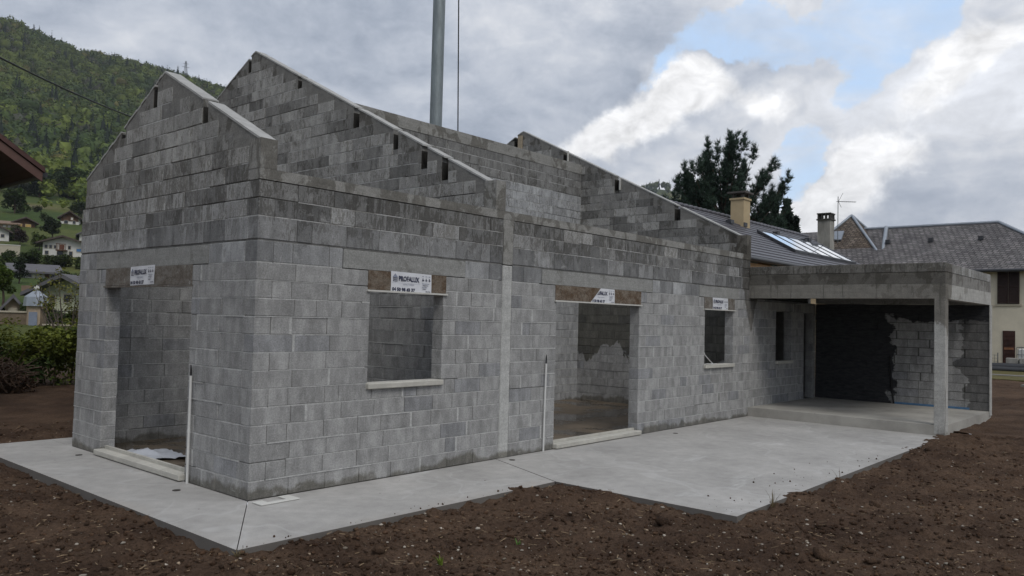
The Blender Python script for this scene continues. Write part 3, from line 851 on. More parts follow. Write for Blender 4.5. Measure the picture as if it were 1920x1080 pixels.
# black cable on the carport wall
m = MB(); m.tube([(16.43, -1.86, 1.35), (16.42, -1.88, 1.0), (16.43, -1.90, .6), (16.42, -1.95, .2)], .022, 6)
on_top('black_cable', m, M['black_rubber'], 'black cable sheath hanging down the carport end wall', 'cable')
# blue damp membrane strip at the wall foot
M['blue'] = simple('blue membrane', (0.09, 0.19, 0.33), 0.6, 20, .2)
m = MB(); m.box(16.425, 16.446, -3.6, -1.95, .204, .25); on_top('membrane_strip', m, M['blue'], 'blue membrane strip along the foot of the carport end wall', 'membrane')
# foam offcut at the house corner
m = MB()
for a, b, c, d in ((-.02, .10, -.30, -.12), (.10, .33, -.30, -.235), (.33, .46, -.30, -.07)): m.box(a, b, c, d, .003, .016, .003)
o = on_top('foam_offcut', m, M['foam'], 'U shaped white foam offcut lying on the path at the house corner', 'foam piece')
# crumpled plastic sheet in the doorway
r_ = np.random.RandomState(3); n = 14
xs, ys = np.meshgrid(np.linspace(0, 1, n), np.linspace(0, 1, n), indexing='ij')
hz = .035*r_.rand(n, n)+.07*np.exp(-((xs-.4)**2+(ys-.6)**2)/.05)
V = np.stack([.16+xs*.62, 2.95+ys*.9-.3*xs, .02+hz], -1).reshape(-1, 3)
F = np.array([[i*n+j, (i+1)*n+j, (i+1)*n+j+1, i*n+j+1] for i in range(n-1) for j in range(n-1)])
o = mesh_np('plastic_sheet', V, F, None, [M['plastic']], smooth=True); tag(o, 'crumpled white plastic sheet on the wet floor just inside the gable doorway', 'plastic sheet')
# loose timber in the far gable's pockets
m = MB(); m.box(12.19, 12.235, 6.72, 6.86, 6.78, 7.22); on_top('timber_board', m, M['timber'], 'short raw timber board at the peak of the far gable', 'board')
for yc, zc in ((5.10, 6.42), (3.42, 5.55)):
    m = MB(); m.box(12.215, 12.245, yc-.02, yc+.02, zc-.16, zc+.16)
    on_top('pocket_wedge', m, M['rail'], 'pale wedge in the upper pocket of the far gable slope' if yc > 5 else 'pale wedge in the lower pocket of the far gable slope', 'wedge')

# ================================================================== GROUND SLABS
def sheet(name, poly, z1, z0, mat, label=None):
    m = MB(); m.prism(poly, lambda x, y: (x, y, z0), lambda x, y: (x, y, z1)); o = m.build(name, mat); o['kind'] = 'structure'
    if label: o['label'] = label
    return o
sheet('footpath', [(-1.0235, -1.5475), (-.0083, -.0045), (-.004, 4.87), (-.004, 5.7), (-1.05, 5.7)], .0, -.17, M['slab'], 'pale concrete path along the gable wall')
sheet('footpath', [(-1.0165, -1.5525), (3.352, -1.59), (3.98, -.004), (.002, -.004)], -.001, -.17, M['slab'], 'pale concrete path along the long wall')
sheet('patio', [(3.36, -1.60), (3.36, -4.04), (12.396, -4.0), (12.396, -.004), (3.99, -.004)], .001, -.17, M['slab'], 'pale concrete patio slab')
sheet('footpath', [(.0, 4.855), (4.2, 4.855), (4.2, 5.7), (.0, 5.7)], .0, -.17, M['slab'], 'pale concrete path behind the annex')
sheet('porch_floor', [(12.398, -4.0), (16.65, -4.0), (16.65, -.004), (12.398, -.004)], .2, -.1, M['porch'], 'raised concrete floor of the carport')
sheet('room_floor', [(.20, .2), (3.85, .2), (3.85, 4.65), (.2, 4.65)], .012, -.1, M['wet'], 'wet brown floor of the annex room')
sheet('room_floor', [(4.05, .2), (12.25, .2), (12.25, 4.65), (4.05, 4.65)], .013, -.1, M['wet'], 'wet brown floor of the main room')
sheet('room_floor', [(12.45, .2), (16.4, .2), (16.4, 4.65), (12.45, 4.65)], .2, -.1, M['wet'])
# rest of the lower wing behind the carport wall
m = MB(); m.box(16.45, 16.65, .21, 4.85, .0, 3.3); m.box(12.46, 16.44, 4.65, 4.85, .0, 3.3); m.build('rear_wing_wall', M['concrete'], house)
hp('wing_deck', lambda m: m.box(12.455, 16.65, .0, 4.85, 3.0, 3.17), M['beam_dark'])
# ================================================================== SOIL
nr = np.random.RandomState(11)
_tab = nr.rand(8, 256, 256).astype(np.float32)
def vnoise(x, y, k=0):
    """smooth value noise"""
    t = _tab[k % 8]; xi = np.floor(x).astype(int); yi = np.floor(y).astype(int); fx = x-xi; fy = y-yi
    fx = fx*fx*(3-2*fx); fy = fy*fy*(3-2*fy)
    a = t[xi & 255, yi & 255]; b = t[(xi+1) & 255, yi & 255]; c = t[xi & 255, (yi+1) & 255]; d = t[(xi+1) & 255, (yi+1) & 255]
    return (a*(1-fx)+b*fx)*(1-fy)+(c*(1-fx)+d*fx)*fy-.5
def sstep(x, a, b):
    t = np.clip((x-a)/(b-a), 0, 1); return t*t*(3-2*t)
def soil_z(x, y, fine=True):
    z = -.068+.06*vnoise(x*.35, y*.35, 0)+.05*vnoise(x*1.1+7, y*1.1, 1)
    z = z+.10*sstep(x, 8.5, 14)*sstep(y, -3.0, -4.2)
    for mx0, my0, mh, mr in ((2.7, -1.72, .085, .10), (3.25, -1.85, .06, .05), (3.2, -2.45, .10, .08), (3.12, -3.35, .05, .15), (3.65, -4.15, .085, .06), (6.1, -4.2, .15, .02), (5.0, -4.2, .085, .06), (4.4, -4.3, .06, .2), (-.3, -1.8, .05, .06), (-1.15, 2.2, .06, .05), (.8, -1.75, .045, .2)): z = z+mh*np.exp(-((x-mx0)**2+(y-my0)**2)/mr)
    if fine:
        z = z+.050*vnoise(x*3.3, y*3.3+3, 2)+.045*vnoise(x*8+1, y*8, 3)+.032*vnoise(x*19, y*19, 4)+.016*vnoise(x*41, y*41, 5)
        r = np.abs(vnoise(x*5+9, y*5, 6)); z = z+.030*sstep(r, .22, .42)
    return z
def on_slab(x, y, m=0.0):
    a = (x > -1.03-m) & (x < 4.2+m) & (y > -1.56-m) & (y < 5.7+m)
    b = (x > 3.36-m) & (x < 16.65+m) & (y > -4.02-m) & (y < 5.5+m)
    return a | b
def grid(name, x0, x1, y0, y1, st, zf, drop, mat, holes=None):
    xs = np.arange(x0, x1+st/2, st); ys = np.arange(y0, y1+st/2, st); X, Y = np.meshgrid(xs, ys, indexing='ij')
    Z = zf(X, Y)+drop; V = np.stack([X, Y, Z], -1).reshape(-1, 3)
    i, j = np.meshgrid(np.arange(len(xs)-1), np.arange(len(ys)-1), indexing='ij'); n = len(ys)
    F = np.stack([i*n+j, (i+1)*n+j, (i+1)*n+j+1, i*n+j+1], -1).reshape(-1, 4)
    cx = (xs[:-1]+st/2)[:, None]+0*ys[None, :-1]; cy = (ys[:-1]+st/2)[None, :]+0*xs[:-1, None]
    if holes is not None: F = F[~holes(cx, cy).reshape(-1)]
    used = np.unique(F); mp = np.zeros(len(V), np.int32); mp[used] = np.arange(len(used)); 
    return mesh_np(name, V[used], mp[F], None, [mat], smooth=True)
FX0, FX1, FY0, FY1 = -4.2, 13.2, -7.6, 7.4
def fine_hole(x, y): return on_slab(x, y, -.16)
o = grid('soil_ground', FX0, FX1, FY0, FY1, .036, soil_z, 0, M['soil'], fine_hole); tag(o, 'freshly tilled dark brown soil around the slab', None, None, 'structure')
def mid_hole(x, y): return on_slab(x, y, -.3) | ((x > FX0+.15) & (x < FX1-.15) & (y > FY0+.15) & (y < FY1-.15))
def mid_z(x, y):
    z = soil_z(x, y, False)+.05*vnoise(x*2.2, y*2.2, 2)+.07*vnoise(x*4.1, y*4.1, 3)
    return z+.12*sstep(x, 14, 30)
o = grid('soil_ground', -22, 34, -22, 24, .16, mid_z, -.012, M['soil'], mid_hole); tag(o, 'tilled brown soil further from the house', None, None, 'structure')

# crumbs, pebbles and root bits: nobody could count them
ico_v = []; 
def ico():
    t = (1+5**.5)/2
    v = np.array([(-1,t,0),(1,t,0),(-1,-t,0),(1,-t,0),(0,-1,t),(0,1,t),(0,-1,-t),(0,1,-t),(t,0,-1),(t,0,1),(-t,0,-1),(-t,0,1)], float)
    v /= np.linalg.norm(v[0])
    f = np.array([(0,11,5),(0,5,1),(0,1,7),(0,7,10),(0,10,11),(1,5,9),(5,11,4),(11,10,2),(10,7,6),(7,1,8),(3,9,4),(3,4,2),(3,2,6),(3,6,8),(3,8,9),(4,9,5),(2,4,11),(6,2,10),(8,6,7),(9,8,1)])
    return v, f
IV, IF = ico()
def ico2():
    v = [tuple(p) for p in IV]; c = {}; f = []
    def mid(a, b):
        k = (min(a, b), max(a, b))
        if k not in c:
            p = (np.array(v[a])+np.array(v[b])); p /= np.linalg.norm(p); c[k] = len(v); v.append(tuple(p))
        return c[k]
    for a, b, d in IF:
        x, y, z = mid(a, b), mid(b, d), mid(d, a); f += [(a, x, z), (b, y, x), (d, z, y), (x, y, z)]
    return np.array(v), np.array(f)
IV2, IF2 = ico2()
def scatter_pts(n, m=.0):
    out = []
    while len(out) < n:
        d = 5.5+11.5*nr.rand(4000)**1.5; a = R(48.84)+np.radians(nr.uniform(-36, 36, 4000))
        x = CAM[0]+d*np.sin(a); y = CAM[1]+d*np.cos(a)
        k = ~on_slab(x, y, m); out += list(zip(x[k], y[k]))
    p = np.array(out[:n]); return p[:, 0], p[:, 1]
def lumps(name, n, smin, smax, mat, tints, label, flat=(.5, .85), pw=2.5, m=.02, sink=.25):
    x, y = scatter_pts(n, m); s = smin+(smax-smin)*nr.rand(n)**pw
    base = IV[None]*(1+.75*(nr.rand(n, 12, 1)-.5))
    sc = np.stack([nr.uniform(.8, 1.4, n), nr.uniform(.6, 1.0, n), nr.uniform(*flat, n)], -1)*s[:, None]
    a = nr.rand(n)*6.283; q = base*sc[:, None]
    X = q[..., 0]*np.cos(a)[:, None]-q[..., 1]*np.sin(a)[:, None]+x[:, None]
    Y = q[..., 0]*np.sin(a)[:, None]+q[..., 1]*np.cos(a)[:, None]+y[:, None]
    Z = q[..., 2]+(soil_z(x, y)+s*sink)[:, None]
    V = np.stack([X, Y, Z], -1).reshape(-1, 3); F = (IF[None]+12*np.arange(n)[:, None, None]).reshape(-1, 3)
    c = np.array(tints)[nr.randint(0, len(tints), n)]*nr.uniform(.7, 1.3, (n, 1)); T = np.repeat(c, 12, 0)
    o = mesh_np(name, V, F, T, [mat]); return tag(o, label, None, None, 'stuff')
lumps('soil_clods', 22500, .005, .031, M['clod'], [(1, 1, 1), (.75, .75, .75), (1.25, 1.2, 1.12), (.9, .82, .76)], 'crumbs and clods of tilled brown soil', (.4, .8), pw=4.0)
lumps('pebbles', 2200, .005, .023, M['stone'], [(1, 1, 1), (1.3, 1.3, 1.3), (.7, .66, .6), (1.1, .95, .8)], 'small pale pebbles scattered in the soil', (.35, .7), 3.0)
lumps('edge_clods', 26, .05, .085, M['clod'], [(.9, .9, .9)], 'larger dark clods of soil', (.6, .9), 1.5, .03)
n = 3600; x, y = scatter_pts(n, .01); a = nr.rand(n)*6.283; ln = .008+.045*nr.rand(n)**2; wd = nr.uniform(.0015, .0045, n); tl = nr.uniform(-.4, .5, n); zz = soil_z(x, y)+.012
dx, dy = np.cos(a)*ln, np.sin(a)*ln; ex, ey = -np.sin(a)*wd, np.cos(a)*wd
V = np.stack([np.stack([x-dx-ex, y-dy-ey, zz], -1), np.stack([x+dx-ex, y+dy-ey, zz+tl*ln], -1), np.stack([x+dx+ex, y+dy+ey, zz+tl*ln+.003], -1), np.stack([x-dx+ex, y-dy+ey, zz+.003], -1)], 1).reshape(-1, 3)
o = mesh_np('straw_bits', V, np.arange(4*n).reshape(-1, 4), np.repeat(nr.uniform(.5, 1.7, (n, 1))*np.ones((1, 3)), 4, 0), [M['straw']])
tag(o, 'dry straw and root bits on the soil', None, None, 'stuff')
# small tufts and weeds along the slab edge
def weed(name, label, cat, x, y, h, n, col, spread=.5, z=None, w_=.004):
    b = soil_z(np.array([x]), np.array([y]))[0] if z is None else z
    V = []; T = []
    for i in range(n):
        a_ = nr.rand()*6.283; l_ = h*nr.uniform(.5, 1); s = spread*nr.rand(); dx_, dy_ = math.cos(a_), math.sin(a_)
        p0 = np.array([x+dx_*.02*nr.rand(), y+dy_*.02*nr.rand(), b]); p1 = p0+np.array([dx_*s*l_*.5, dy_*s*l_*.5, l_*.6]); p2 = p0+np.array([dx_*s*l_*1.3, dy_*s*l_*1.3, l_])
        sd_ = np.array([-dy_, dx_, 0])*w_
        V += [p0-sd_, p0+sd_, p1+sd_*.8, p1-sd_*.8, p1-sd_*.8, p1+sd_*.8, p2+sd_*.15, p2-sd_*.15]; T += [np.array(col)*nr.uniform(.7, 1.3)]*8
    o = mesh_np(name, np.array(V), np.arange(len(V)).reshape(-1, 4), np.array(T), [M['leaf']]); return tag(o, label, cat)
weed('grass_tuft', 'small dry grass tuft at the patio corner edge', 'grass', 4.15, -4.10, .22, 16, (.16, .13, .07), .6)
weed('grass_tuft', 'single bent dry stalk beside the right edge of the patio', 'grass', 6.45, -4.06, .26, 2, (.14, .10, .06), .9)
weed('weed_sprout', 'tiny bright green weed sprout in the front soil', 'weed', 0.02, -2.98, .09, 10, (.14, .19, .03), 1.0, None, .008)
weed('weed_sprout', 'small green weed sprout between clods right of the bright one', 'weed', 1.00, -3.0, .05, 7, (.07, .14, .03), 1.0, None, .007)
weed('grass_tuft', 'pale straw tuft at the front corner of the path', 'grass', -1.06, -1.62, .06, 22, (.20, .16, .09), 1.6)
tag(lumps('slab_grit', 10, .01, .02, M['clod'], [(1, 1, 1)], 'soil crumbs', m=.02), 'stray crumbs of soil', None, None, 'stuff')
nn = 60; xs_ = nr.uniform(3.5, 9, nn); ys_ = -4.0+np.abs(nr.randn(nn))*.35; xs2 = nr.uniform(-1, 3.3, 30); ys2 = -1.55+np.abs(nr.randn(30))*.07
xs_ = np.r_[xs_, xs2]; ys_ = np.r_[ys_, ys2]; s = .003+.012*nr.rand(len(xs_))**3
V = (IV[None]*(1+.4*(nr.rand(len(xs_), 12, 1)-.5))*s[:, None, None]+np.stack([xs_, ys_, .002+s*.5], -1)[:, None]).reshape(-1, 3)
o = mesh_np('slab_crumbs', V, (IF[None]+12*np.arange(len(xs_))[:, None, None]).reshape(-1, 3), np.ones((len(V), 3)), [M['clod']]); tag(o, 'soil crumbs spilled onto the slab edges', None, None, 'stuff')
# flat dark stains of dried mud and a round drain plug on the slab
M['plug'] = simple('dark plug', (0.05, 0.045, 0.04), 0.8, 30, .3)
for px_, py_, lab in ((4.10, -.22, 'small dark round plug in the slab at the foot of the pale column'), (8.55, -.36, 'small dark plug in the slab by the long wall right of the wide doorway'), (-.30, 1.0, 'small dark plug in the path beside the gable wall'), (-.22, 4.0, 'small dark plug in the path beside the far left gable pillar')):
    m = MB(); m.tube([(px_, py_, -.02), (px_, py_, .006)], .045, 12); on_top('drain_plug', m, M['plug'], lab, 'plug')

# ================================================================== TERRAIN
def prof(s):
    return np.interp(s, [0, 26, 40, 60, 80, 100, 120, 150, 200, 300, 400, 700, 900, 1100, 1600, 4000], [0, 0, .6, 1.9, 3.0, 4.6, 6.6, 11.2, 22, 44, 68, 205, 318, 350, 300, 260])
def ridge(azd):
    return np.interp(azd, [-180, -100, -60, -20, 0, 16, 18, 20, 24.5, 29, 34, 40, 50, 60, 80, 120, 180], [.10, .10, .3, .7, .81, .820, .797, .782, .755, .712, .50, .26, .1, .04, .03, .05, .10])
def terrain_z(x, y):
    dx_, dy_ = x-CAM[0], y-CAM[1]; s = np.hypot(dx_, dy_); a_ = np.degrees(np.arctan2(dx_, dy_))
    near = prof(np.minimum(s, 200))*np.interp(a_, [-180, -90, -40, 0, 32, 50, 90, 180], [.1, .1, .6, 1, 1, .15, .0, .1])
    far = np.maximum(prof(s)-22, 0)*ridge(a_)
    z = near+far*1.0
    z = z+sstep(s, 320, 700)*(22*vnoise(x*.006, y*.006, 1)+8*vnoise(x*.02, y*.02, 2))
    # the wooded hill beyond the right-hand house
    hx, hy = CAM[0]+1500*math.sin(R(59.0)), CAM[1]+1500*math.cos(R(59.0))
    z = z+232*np.exp(-(((x-hx)**2+(y-hy)**2)/(190.0**2)))
    return z-.16
def hill_mat():
    m, g, b = new_mat('meadow and hillside'); p = g.pos()
    a = g.noise(p, .03, 5.0, .6); c = g.noise(p, .6, 5.0, .7); f = g.noise(p, 6.0, 4.0, .7)
    col = g.mix(g.step(a, .38, .62), (.048, .074, .022, 1), (.100, .108, .034, 1))
    col = g.mix(g.mul(g.step(g.noise(p, .045, 4.0, .6), .56, .66), .7), col, (.15, .125, .075, 1))
    col = g.mix(1.0, col, g.grey(g.lin(c, .3, .7, .72, 1.28)), 'MULTIPLY'); col = g.mix(1.0, col, g.grey(g.lin(f, .3, .7, .8, 1.2)), 'MULTIPLY')
    setb(g, b, col, .95, g.bump(f, .1), .1); return m
M['hill'] = hill_mat()
na = 240; rad = np.r_[20, 22.5, np.geomspace(25, 3800, 120)]
A, Rr = np.meshgrid(np.linspace(-math.pi, math.pi, na, endpoint=False), rad, indexing='ij')
X = Rr*np.sin(A)+5; Y = Rr*np.cos(A); Z = terrain_z(X, Y); Z[:, :2] -= .6
V = np.stack([X, Y, Z], -1).reshape(-1, 3); k = len(rad)
i, j = np.meshgrid(np.arange(na), np.arange(k-1), indexing='ij'); i2 = (i+1) % na
F = np.stack([i*k+j, i*k+j+1, i2*k+j+1, i2*k+j], -1).reshape(-1, 4)
o = mesh_np('hillside_terrain', V, F, None, [M['hill']], smooth=True); tag(o, 'green valley floor rising to a high wooded hillside', None, None, 'structure')
TZ = lambda x, y: float(terrain_z(np.array([x], float), np.array([y], float))[0])
def gpt(px_, dist):
    """ground point in the direction of photo column px_ at a distance"""
    a_ = YAW+math.atan((px_-960)/FPX); x_ = CAM[0]+dist*math.sin(a_); y_ = CAM[1]+dist*math.cos(a_)
    return np.array([x_, y_, TZ(x_, y_)])

# ---- foliage builders
def rand_dir(n):
    v = nr.randn(n, 3); return v/np.linalg.norm(v, axis=1, keepdims=True)
def leaf_quads(C, S, T, up=.35):
    """quads of size S around centres C with tints T"""
    n = len(C); nrm = rand_dir(n); nrm[:, 2] = np.abs(nrm[:, 2])+up; nrm /= np.linalg.norm(nrm, axis=1, keepdims=True)
    a_ = np.cross(nrm, rand_dir(n)); a_ /= np.linalg.norm(a_, axis=1, keepdims=True)+1e-9; b_ = np.cross(nrm, a_)
    a_ = a_*S[:, None]; b_ = b_*S[:, None]*.62
    V = np.stack([C-a_, C-b_*1.0, C+a_, C+b_], 1).reshape(-1, 3)
    return V, np.arange(4*n).reshape(-1, 4), np.repeat(T, 4, 0)
def clump_points(clumps, n, shell=.5):
    w_ = np.array([c[3]*c[4] for c in clumps]); idx = nr.choice(len(clumps), n, p=w_/w_.sum())
    c = np.array(clumps)[idx]; d = rand_dir(n); r = (shell+(1-shell)*nr.rand(n))
    r *= 1+.22*vnoise(d[:, 0]*3+idx*7.3, d[:, 2]*3+d[:, 1]*2, 3)
    return c[:, :3]+d*np.stack([c[:, 3], c[:, 3], c[:, 4]], -1)*r[:, None], idx
def broadleaf(name, label, base, h, cr, col, n=2600, ls=.16, trunk=None, cat='tree', seed=0, nclump=14, low=.28, group=None, squash=1.0, tr=None):
    global nr
    save = nr; nr = np.random.RandomState(seed+100)
    base = np.asarray(base, float); t = thing(name, label, cat, tuple(base), 0, group)
    tr = tr or h*.022; m = MB(); top = h*.72
    m.tube([(0, 0, -.3), (.02*h, .01*h, h*.2), (0, .02*h, h*.45), (.01*h, 0, top)], [tr*1.25, tr, tr*.75, tr*.25], 7)
    cl = []
    for i_ in range(nclump):
        a_ = 6.283*i_/nclump*2.4+nr.rand(); f = nr.rand(); zc = h*(low+.10+(.92-low-.16)*f); wdt = cr*(1-abs(f-.42)*.95)
        rr = wdt*nr.uniform(.25, .78); c = (math.cos(a_)*rr, math.sin(a_)*rr, zc, cr*nr.uniform(.30, .46), cr*nr.uniform(.24, .38)*squash); cl.append(c)
        if i_ % 2 == 0: m.tube([(0, .01*h, zc*.6), (c[0]*.5, c[1]*.5, zc*.82), (c[0], c[1], zc)], [tr*.5, tr*.32, tr*.08], 5, False)
    cl.append((0, 0, h*.62, cr*.55, h*.26))
    m.build('trunk', M['bark'], t)
    P, idx = clump_points(cl, n); ct = nr.uniform(.62, 1.35, len(cl))[idx]
    T = np.array(col)[None]*(ct*nr.uniform(.7, 1.3, n))[:, None]; T[:, 0] *= nr.uniform(.85, 1.2, n)
    V, F, TT = leaf_quads(P, ls*nr.uniform(.6, 1.3, n), T)
    mesh_np('crown', V, F, TT, [M['leaf']], t); nr = save
    return t
def conifer(name, label, base, h, r_, col, n=1600, seed=0, group=None):
    global nr
    save = nr; nr = np.random.RandomState(seed+500)
    t = thing(name, label, 'tree', tuple(base), 0, group); m = MB(); m.tube([(0, 0, -.3), (0, 0, h*.5), (0, 0, h*.98)], [h*.02, h*.012, h*.002], 6); m.build('trunk', M['bark'], t)
    z = h*(.08+.92*nr.rand(n)**1.25); lay = np.round(z/h*16)/16; rr = r_*(1-z/h)**.85*(.35+.65*nr.rand(n))*(1+.25*np.sin(lay*60)); a_ = nr.rand(n)*6.283
    P = np.stack([rr*np.cos(a_), rr*np.sin(a_), z-rr*.18], -1); T = np.array(col)[None]*nr.uniform(.6, 1.4, (n, 1))
    V, F, TT = leaf_quads(P, h*.028*nr.uniform(.7, 1.5, n), T, .1); mesh_np('crown', V, F, TT, [M['needle']], t); nr = save; return t

# ---- the wood on the hillside (one mass)
def forest(name, label, n, a0, a1, s0, s1, keep, ls=1.0, conif=.12, core=.76):
    a_ = np.radians(nr.uniform(a0, a1, n)); s_ = np.sqrt(nr.uniform(s0*s0, s1*s1, n)); x_ = CAM[0]+s_*np.sin(a_); y_ = CAM[1]+s_*np.cos(a_)
    k = keep(x_, y_, s_, np.degrees(a_)); x_, y_, s_ = x_[k], y_[k], s_[k]; n = len(x_); z_ = terrain_z(x_, y_)
    con = (nr.rand(n) < conif+.16*sstep(vnoise(x_*.012, y_*.012, 5), .08, .25))
    cr = nr.uniform(3.2, 6.0, n)*ls; ht = np.where(con, cr*1.9, cr*1.25); cr = np.where(con, cr*.55, cr)
    pat = vnoise(x_*.014+3, y_*.014, 4)+.7*vnoise(x_*.045, y_*.045+9, 6)
    hue = np.clip(.5+1.0*pat+.25*nr.randn(n), 0, 1)[:, None]
    base = np.array((.052, .084, .026))*(1-hue)+np.array((.150, .185, .036))*hue
    yel = (nr.rand(n) < .03)[:, None]; base = np.where(yel, np.array((.14, .13, .035)), base)
    grey_ = (nr.rand(n) < .10)[:, None]; base = np.where(grey_, np.array((.075, .078, .055)), base)
    base = np.where(con[:, None], np.array((.020, .032, .021)), base)*nr.uniform(.8, 1.2, (n, 1))
    base = base*np.interp(z_, [40, 110, 200, 330], [1.12, 1.0, .80, .70])[:, None]*(.72 if s0 > 1000 else 1.0)
    # lumpy core per crown
    nv = len(IV2); q = core*IV2[None]*(1+.6*(nr.rand(n, nv, 1)-.5))
    taper = np.where(con[:, None], np.clip(.62-.55*IV2[None, :, 2], .05, 1.2), 1.0)
    q = q*np.stack([cr, cr, ht], -1)[:, None]; q[..., 0] *= taper; q[..., 1] *= taper
    V = (q+np.stack([x_, y_, z_+ht*.72], -1)[:, None]).reshape(-1, 3)
    F = (IF2[None]+nv*np.arange(n)[:, None, None]).reshape(-1, 3); T = (base[:, None]*nr.uniform(.65, 1.35, (n, nv, 1))).reshape(-1, 3)
    o = mesh_np(name, V, F, T, [M['leaf']]); tag(o, label, None, None, 'stuff')
    # loose sprays over every crown
    ns = 44; d = rand_dir(n*ns).reshape(n, ns, 3); d[..., 2] = np.abs(d[..., 2])*1.1-.15
    d2 = d.copy(); tp = np.where(con[:, None], np.clip(.62-.55*d[..., 2], .05, 1.2), 1.0); d2[..., 0] *= tp; d2[..., 1] *= tp
    C = d2*np.stack([cr, cr, ht], -1)[:, None]*nr.uniform(.9 if core > .7 else .45, 1.18, (n, ns, 1))*1.0+np.stack([x_, y_, z_+ht*.72], -1)[:, None]
    T2 = (base[:, None]*nr.uniform(.7, 1.3, (n, ns, 1))).reshape(-1, 3)
    V, F, TT = leaf_quads(C.reshape(-1, 3), (np.repeat(cr, ns)*nr.uniform(.10, .24, n*ns)*(1 if core > .7 else 1.5)), T2)
    o = mesh_np(name, V, F, TT, [M['leaf']]); tag(o, label, None, None, 'stuff')
def hillwood(x_, y_, s_, a_):
    edge = 345+40*vnoise(x_*.02, y_*.02, 2)+np.interp(a_, [16, 18.6, 20, 22], [30, 25, -10, -40])
    return (s_ > edge)
forest('forest', 'dense spring woodland covering the steep hillside', 7800, 5, 36, 300, 1010, hillwood, .95, .03)
forest('forest', 'wooded hill far behind the tiled house', 1700, 50, 66, 1150, 1800, lambda x_, y_, s_, a_: terrain_z(x_, y_) > 60, 1.05, .15)
forest('thicket', 'bushes and small trees along the foot of the hillside', 260, 10, 30, 215, 330, lambda x_, y_, s_, a_: (vnoise(x_*.03, y_*.03, 6) > .12), .62, .05, .5)
housed = [gpt(px_, s_) for px_, s_ in ((125, 200), (41, 205), (8, 205), (116, 152), (66, 110), (128, 60), (28, 60), (158, 170), (-8, 180), (16, 150))]
forest('thicket', 'scattered garden bushes among the houses on the slope', 300, 10, 27, 170, 320, lambda x_, y_, s_, a_: (vnoise(x_*.05, y_*.05, 3)+.5*vnoise(x_*.13, y_*.13, 1) > .0) & (np.min([np.hypot(x_-h[0], y_-h[1]) for h in housed], 0) > 13), .34, .03, .45)
forest('thicket', 'distant trees and gardens across the valley floor', 450, 30, 130, 140, 900, lambda x_, y_, s_, a_: (s_ > 260) | ((a_ < 55)), .9, .15)

# ---- power pylon on the crest and the overhead cable
pb = gpt(331, 880); m = MB(); H = 17.0
for sx_, sy2 in ((-1, -1), (1, -1), (1, 1), (-1, 1)): m.tube([(pb[0]+sx_*1.9, pb[1]+sy2*1.9, pb[2]+2), (pb[0]+sx_*.45, pb[1]+sy2*.45, pb[2]+H+8)], .22, 4)
for k_ in range(6):
    f0, f1 = k_/6, (k_+1)/6; r0, r1 = 1.9-1.45*f0, 1.9-1.45*f1; z0, z1 = pb[2]+2+(H+6)*f0, pb[2]+2+(H+6)*f1
    m.tube([(pb[0]-r0, pb[1]-r0, z0), (pb[0]+r1, pb[1]-r1, z1)], .14, 3); m.tube([(pb[0]+r0, pb[1]-r0, z0), (pb[0]-r1, pb[1]-r1, z1)], .14, 3)
M['steel'] = simple('grey lattice steel', (.16, .17, .18), .6, 5, .1, metal=.3)
pyl = on_top('power_pylon', m, M['steel'], 'small grey lattice power pylon on the wooded crest', 'pylon')
for zz_, w_ in ((19, 3.4), (22.5, 2.6)):
    m = MB(); m.tube([(pb[0]-w_, pb[1]+w_*.3, pb[2]+zz_), (pb[0]+w_, pb[1]-w_*.3, pb[2]+zz_)], .2, 4); m.build('crossarm', M['steel'], pyl)
p0, p1 = at(-120, 45, 24), at(330, 246, 46); m = MB()
m.tube([tuple(p0*(1-t_)+p1*t_+np.array([0, 0, -.9*4*t_*(1-t_)*.35])) for t_ in np.linspace(0, 1, 24)], .035, 6)
on_top('overhead_cable', m, M['black_rubber'], 'black overhead cable sagging across the wooded hillside', 'cable')

# ---- tall steel mast and the wire beside it
mp = at(817, 235, 27.0); mx_, my_ = mp[0], mp[1]; m = MB()
m.tube([(mx_, my_, -.2), (mx_, my_, 9), (mx_, my_, 30)], [.232, .214, .20], 12)
mast = on_top('steel_mast', m, M['galv'], 'tall galvanised steel mast rising behind the house', 'mast')
m = MB(); dirc = (CAM-mp)/np.linalg.norm(CAM-mp); side = np.cross(dirc, (0, 0, 1.0))
q = np.array([mx_, my_, 0])+dirc*.205+side*.06; m.tube([(q[0], q[1], 0), (q[0]-.0, q[1], 9), (q[0]-dirc[0]*.02, q[1]-dirc[1]*.02, 30)], .012, 5); m.build('seam', M['galv'], mast)
m = MB(); m.box(mx_-.4, mx_+.4, my_-.4, my_+.4, -.15, .05); m.build('base_plate', M['galv'], mast)
wp = at(858.5, 245, 27.0); w2 = at(860, 0, 27.0); dv = (w2-wp)/(w2[2]-wp[2]); m = MB(); a0 = wp-dv*(wp[2]-.0); a1 = wp+dv*22
m.tube([tuple(a0), tuple(a1)], .022, 5); on_top('hanging_wire', m, M['black_rubber'], 'thin dark wire hanging straight beside the steel mast', 'wire')

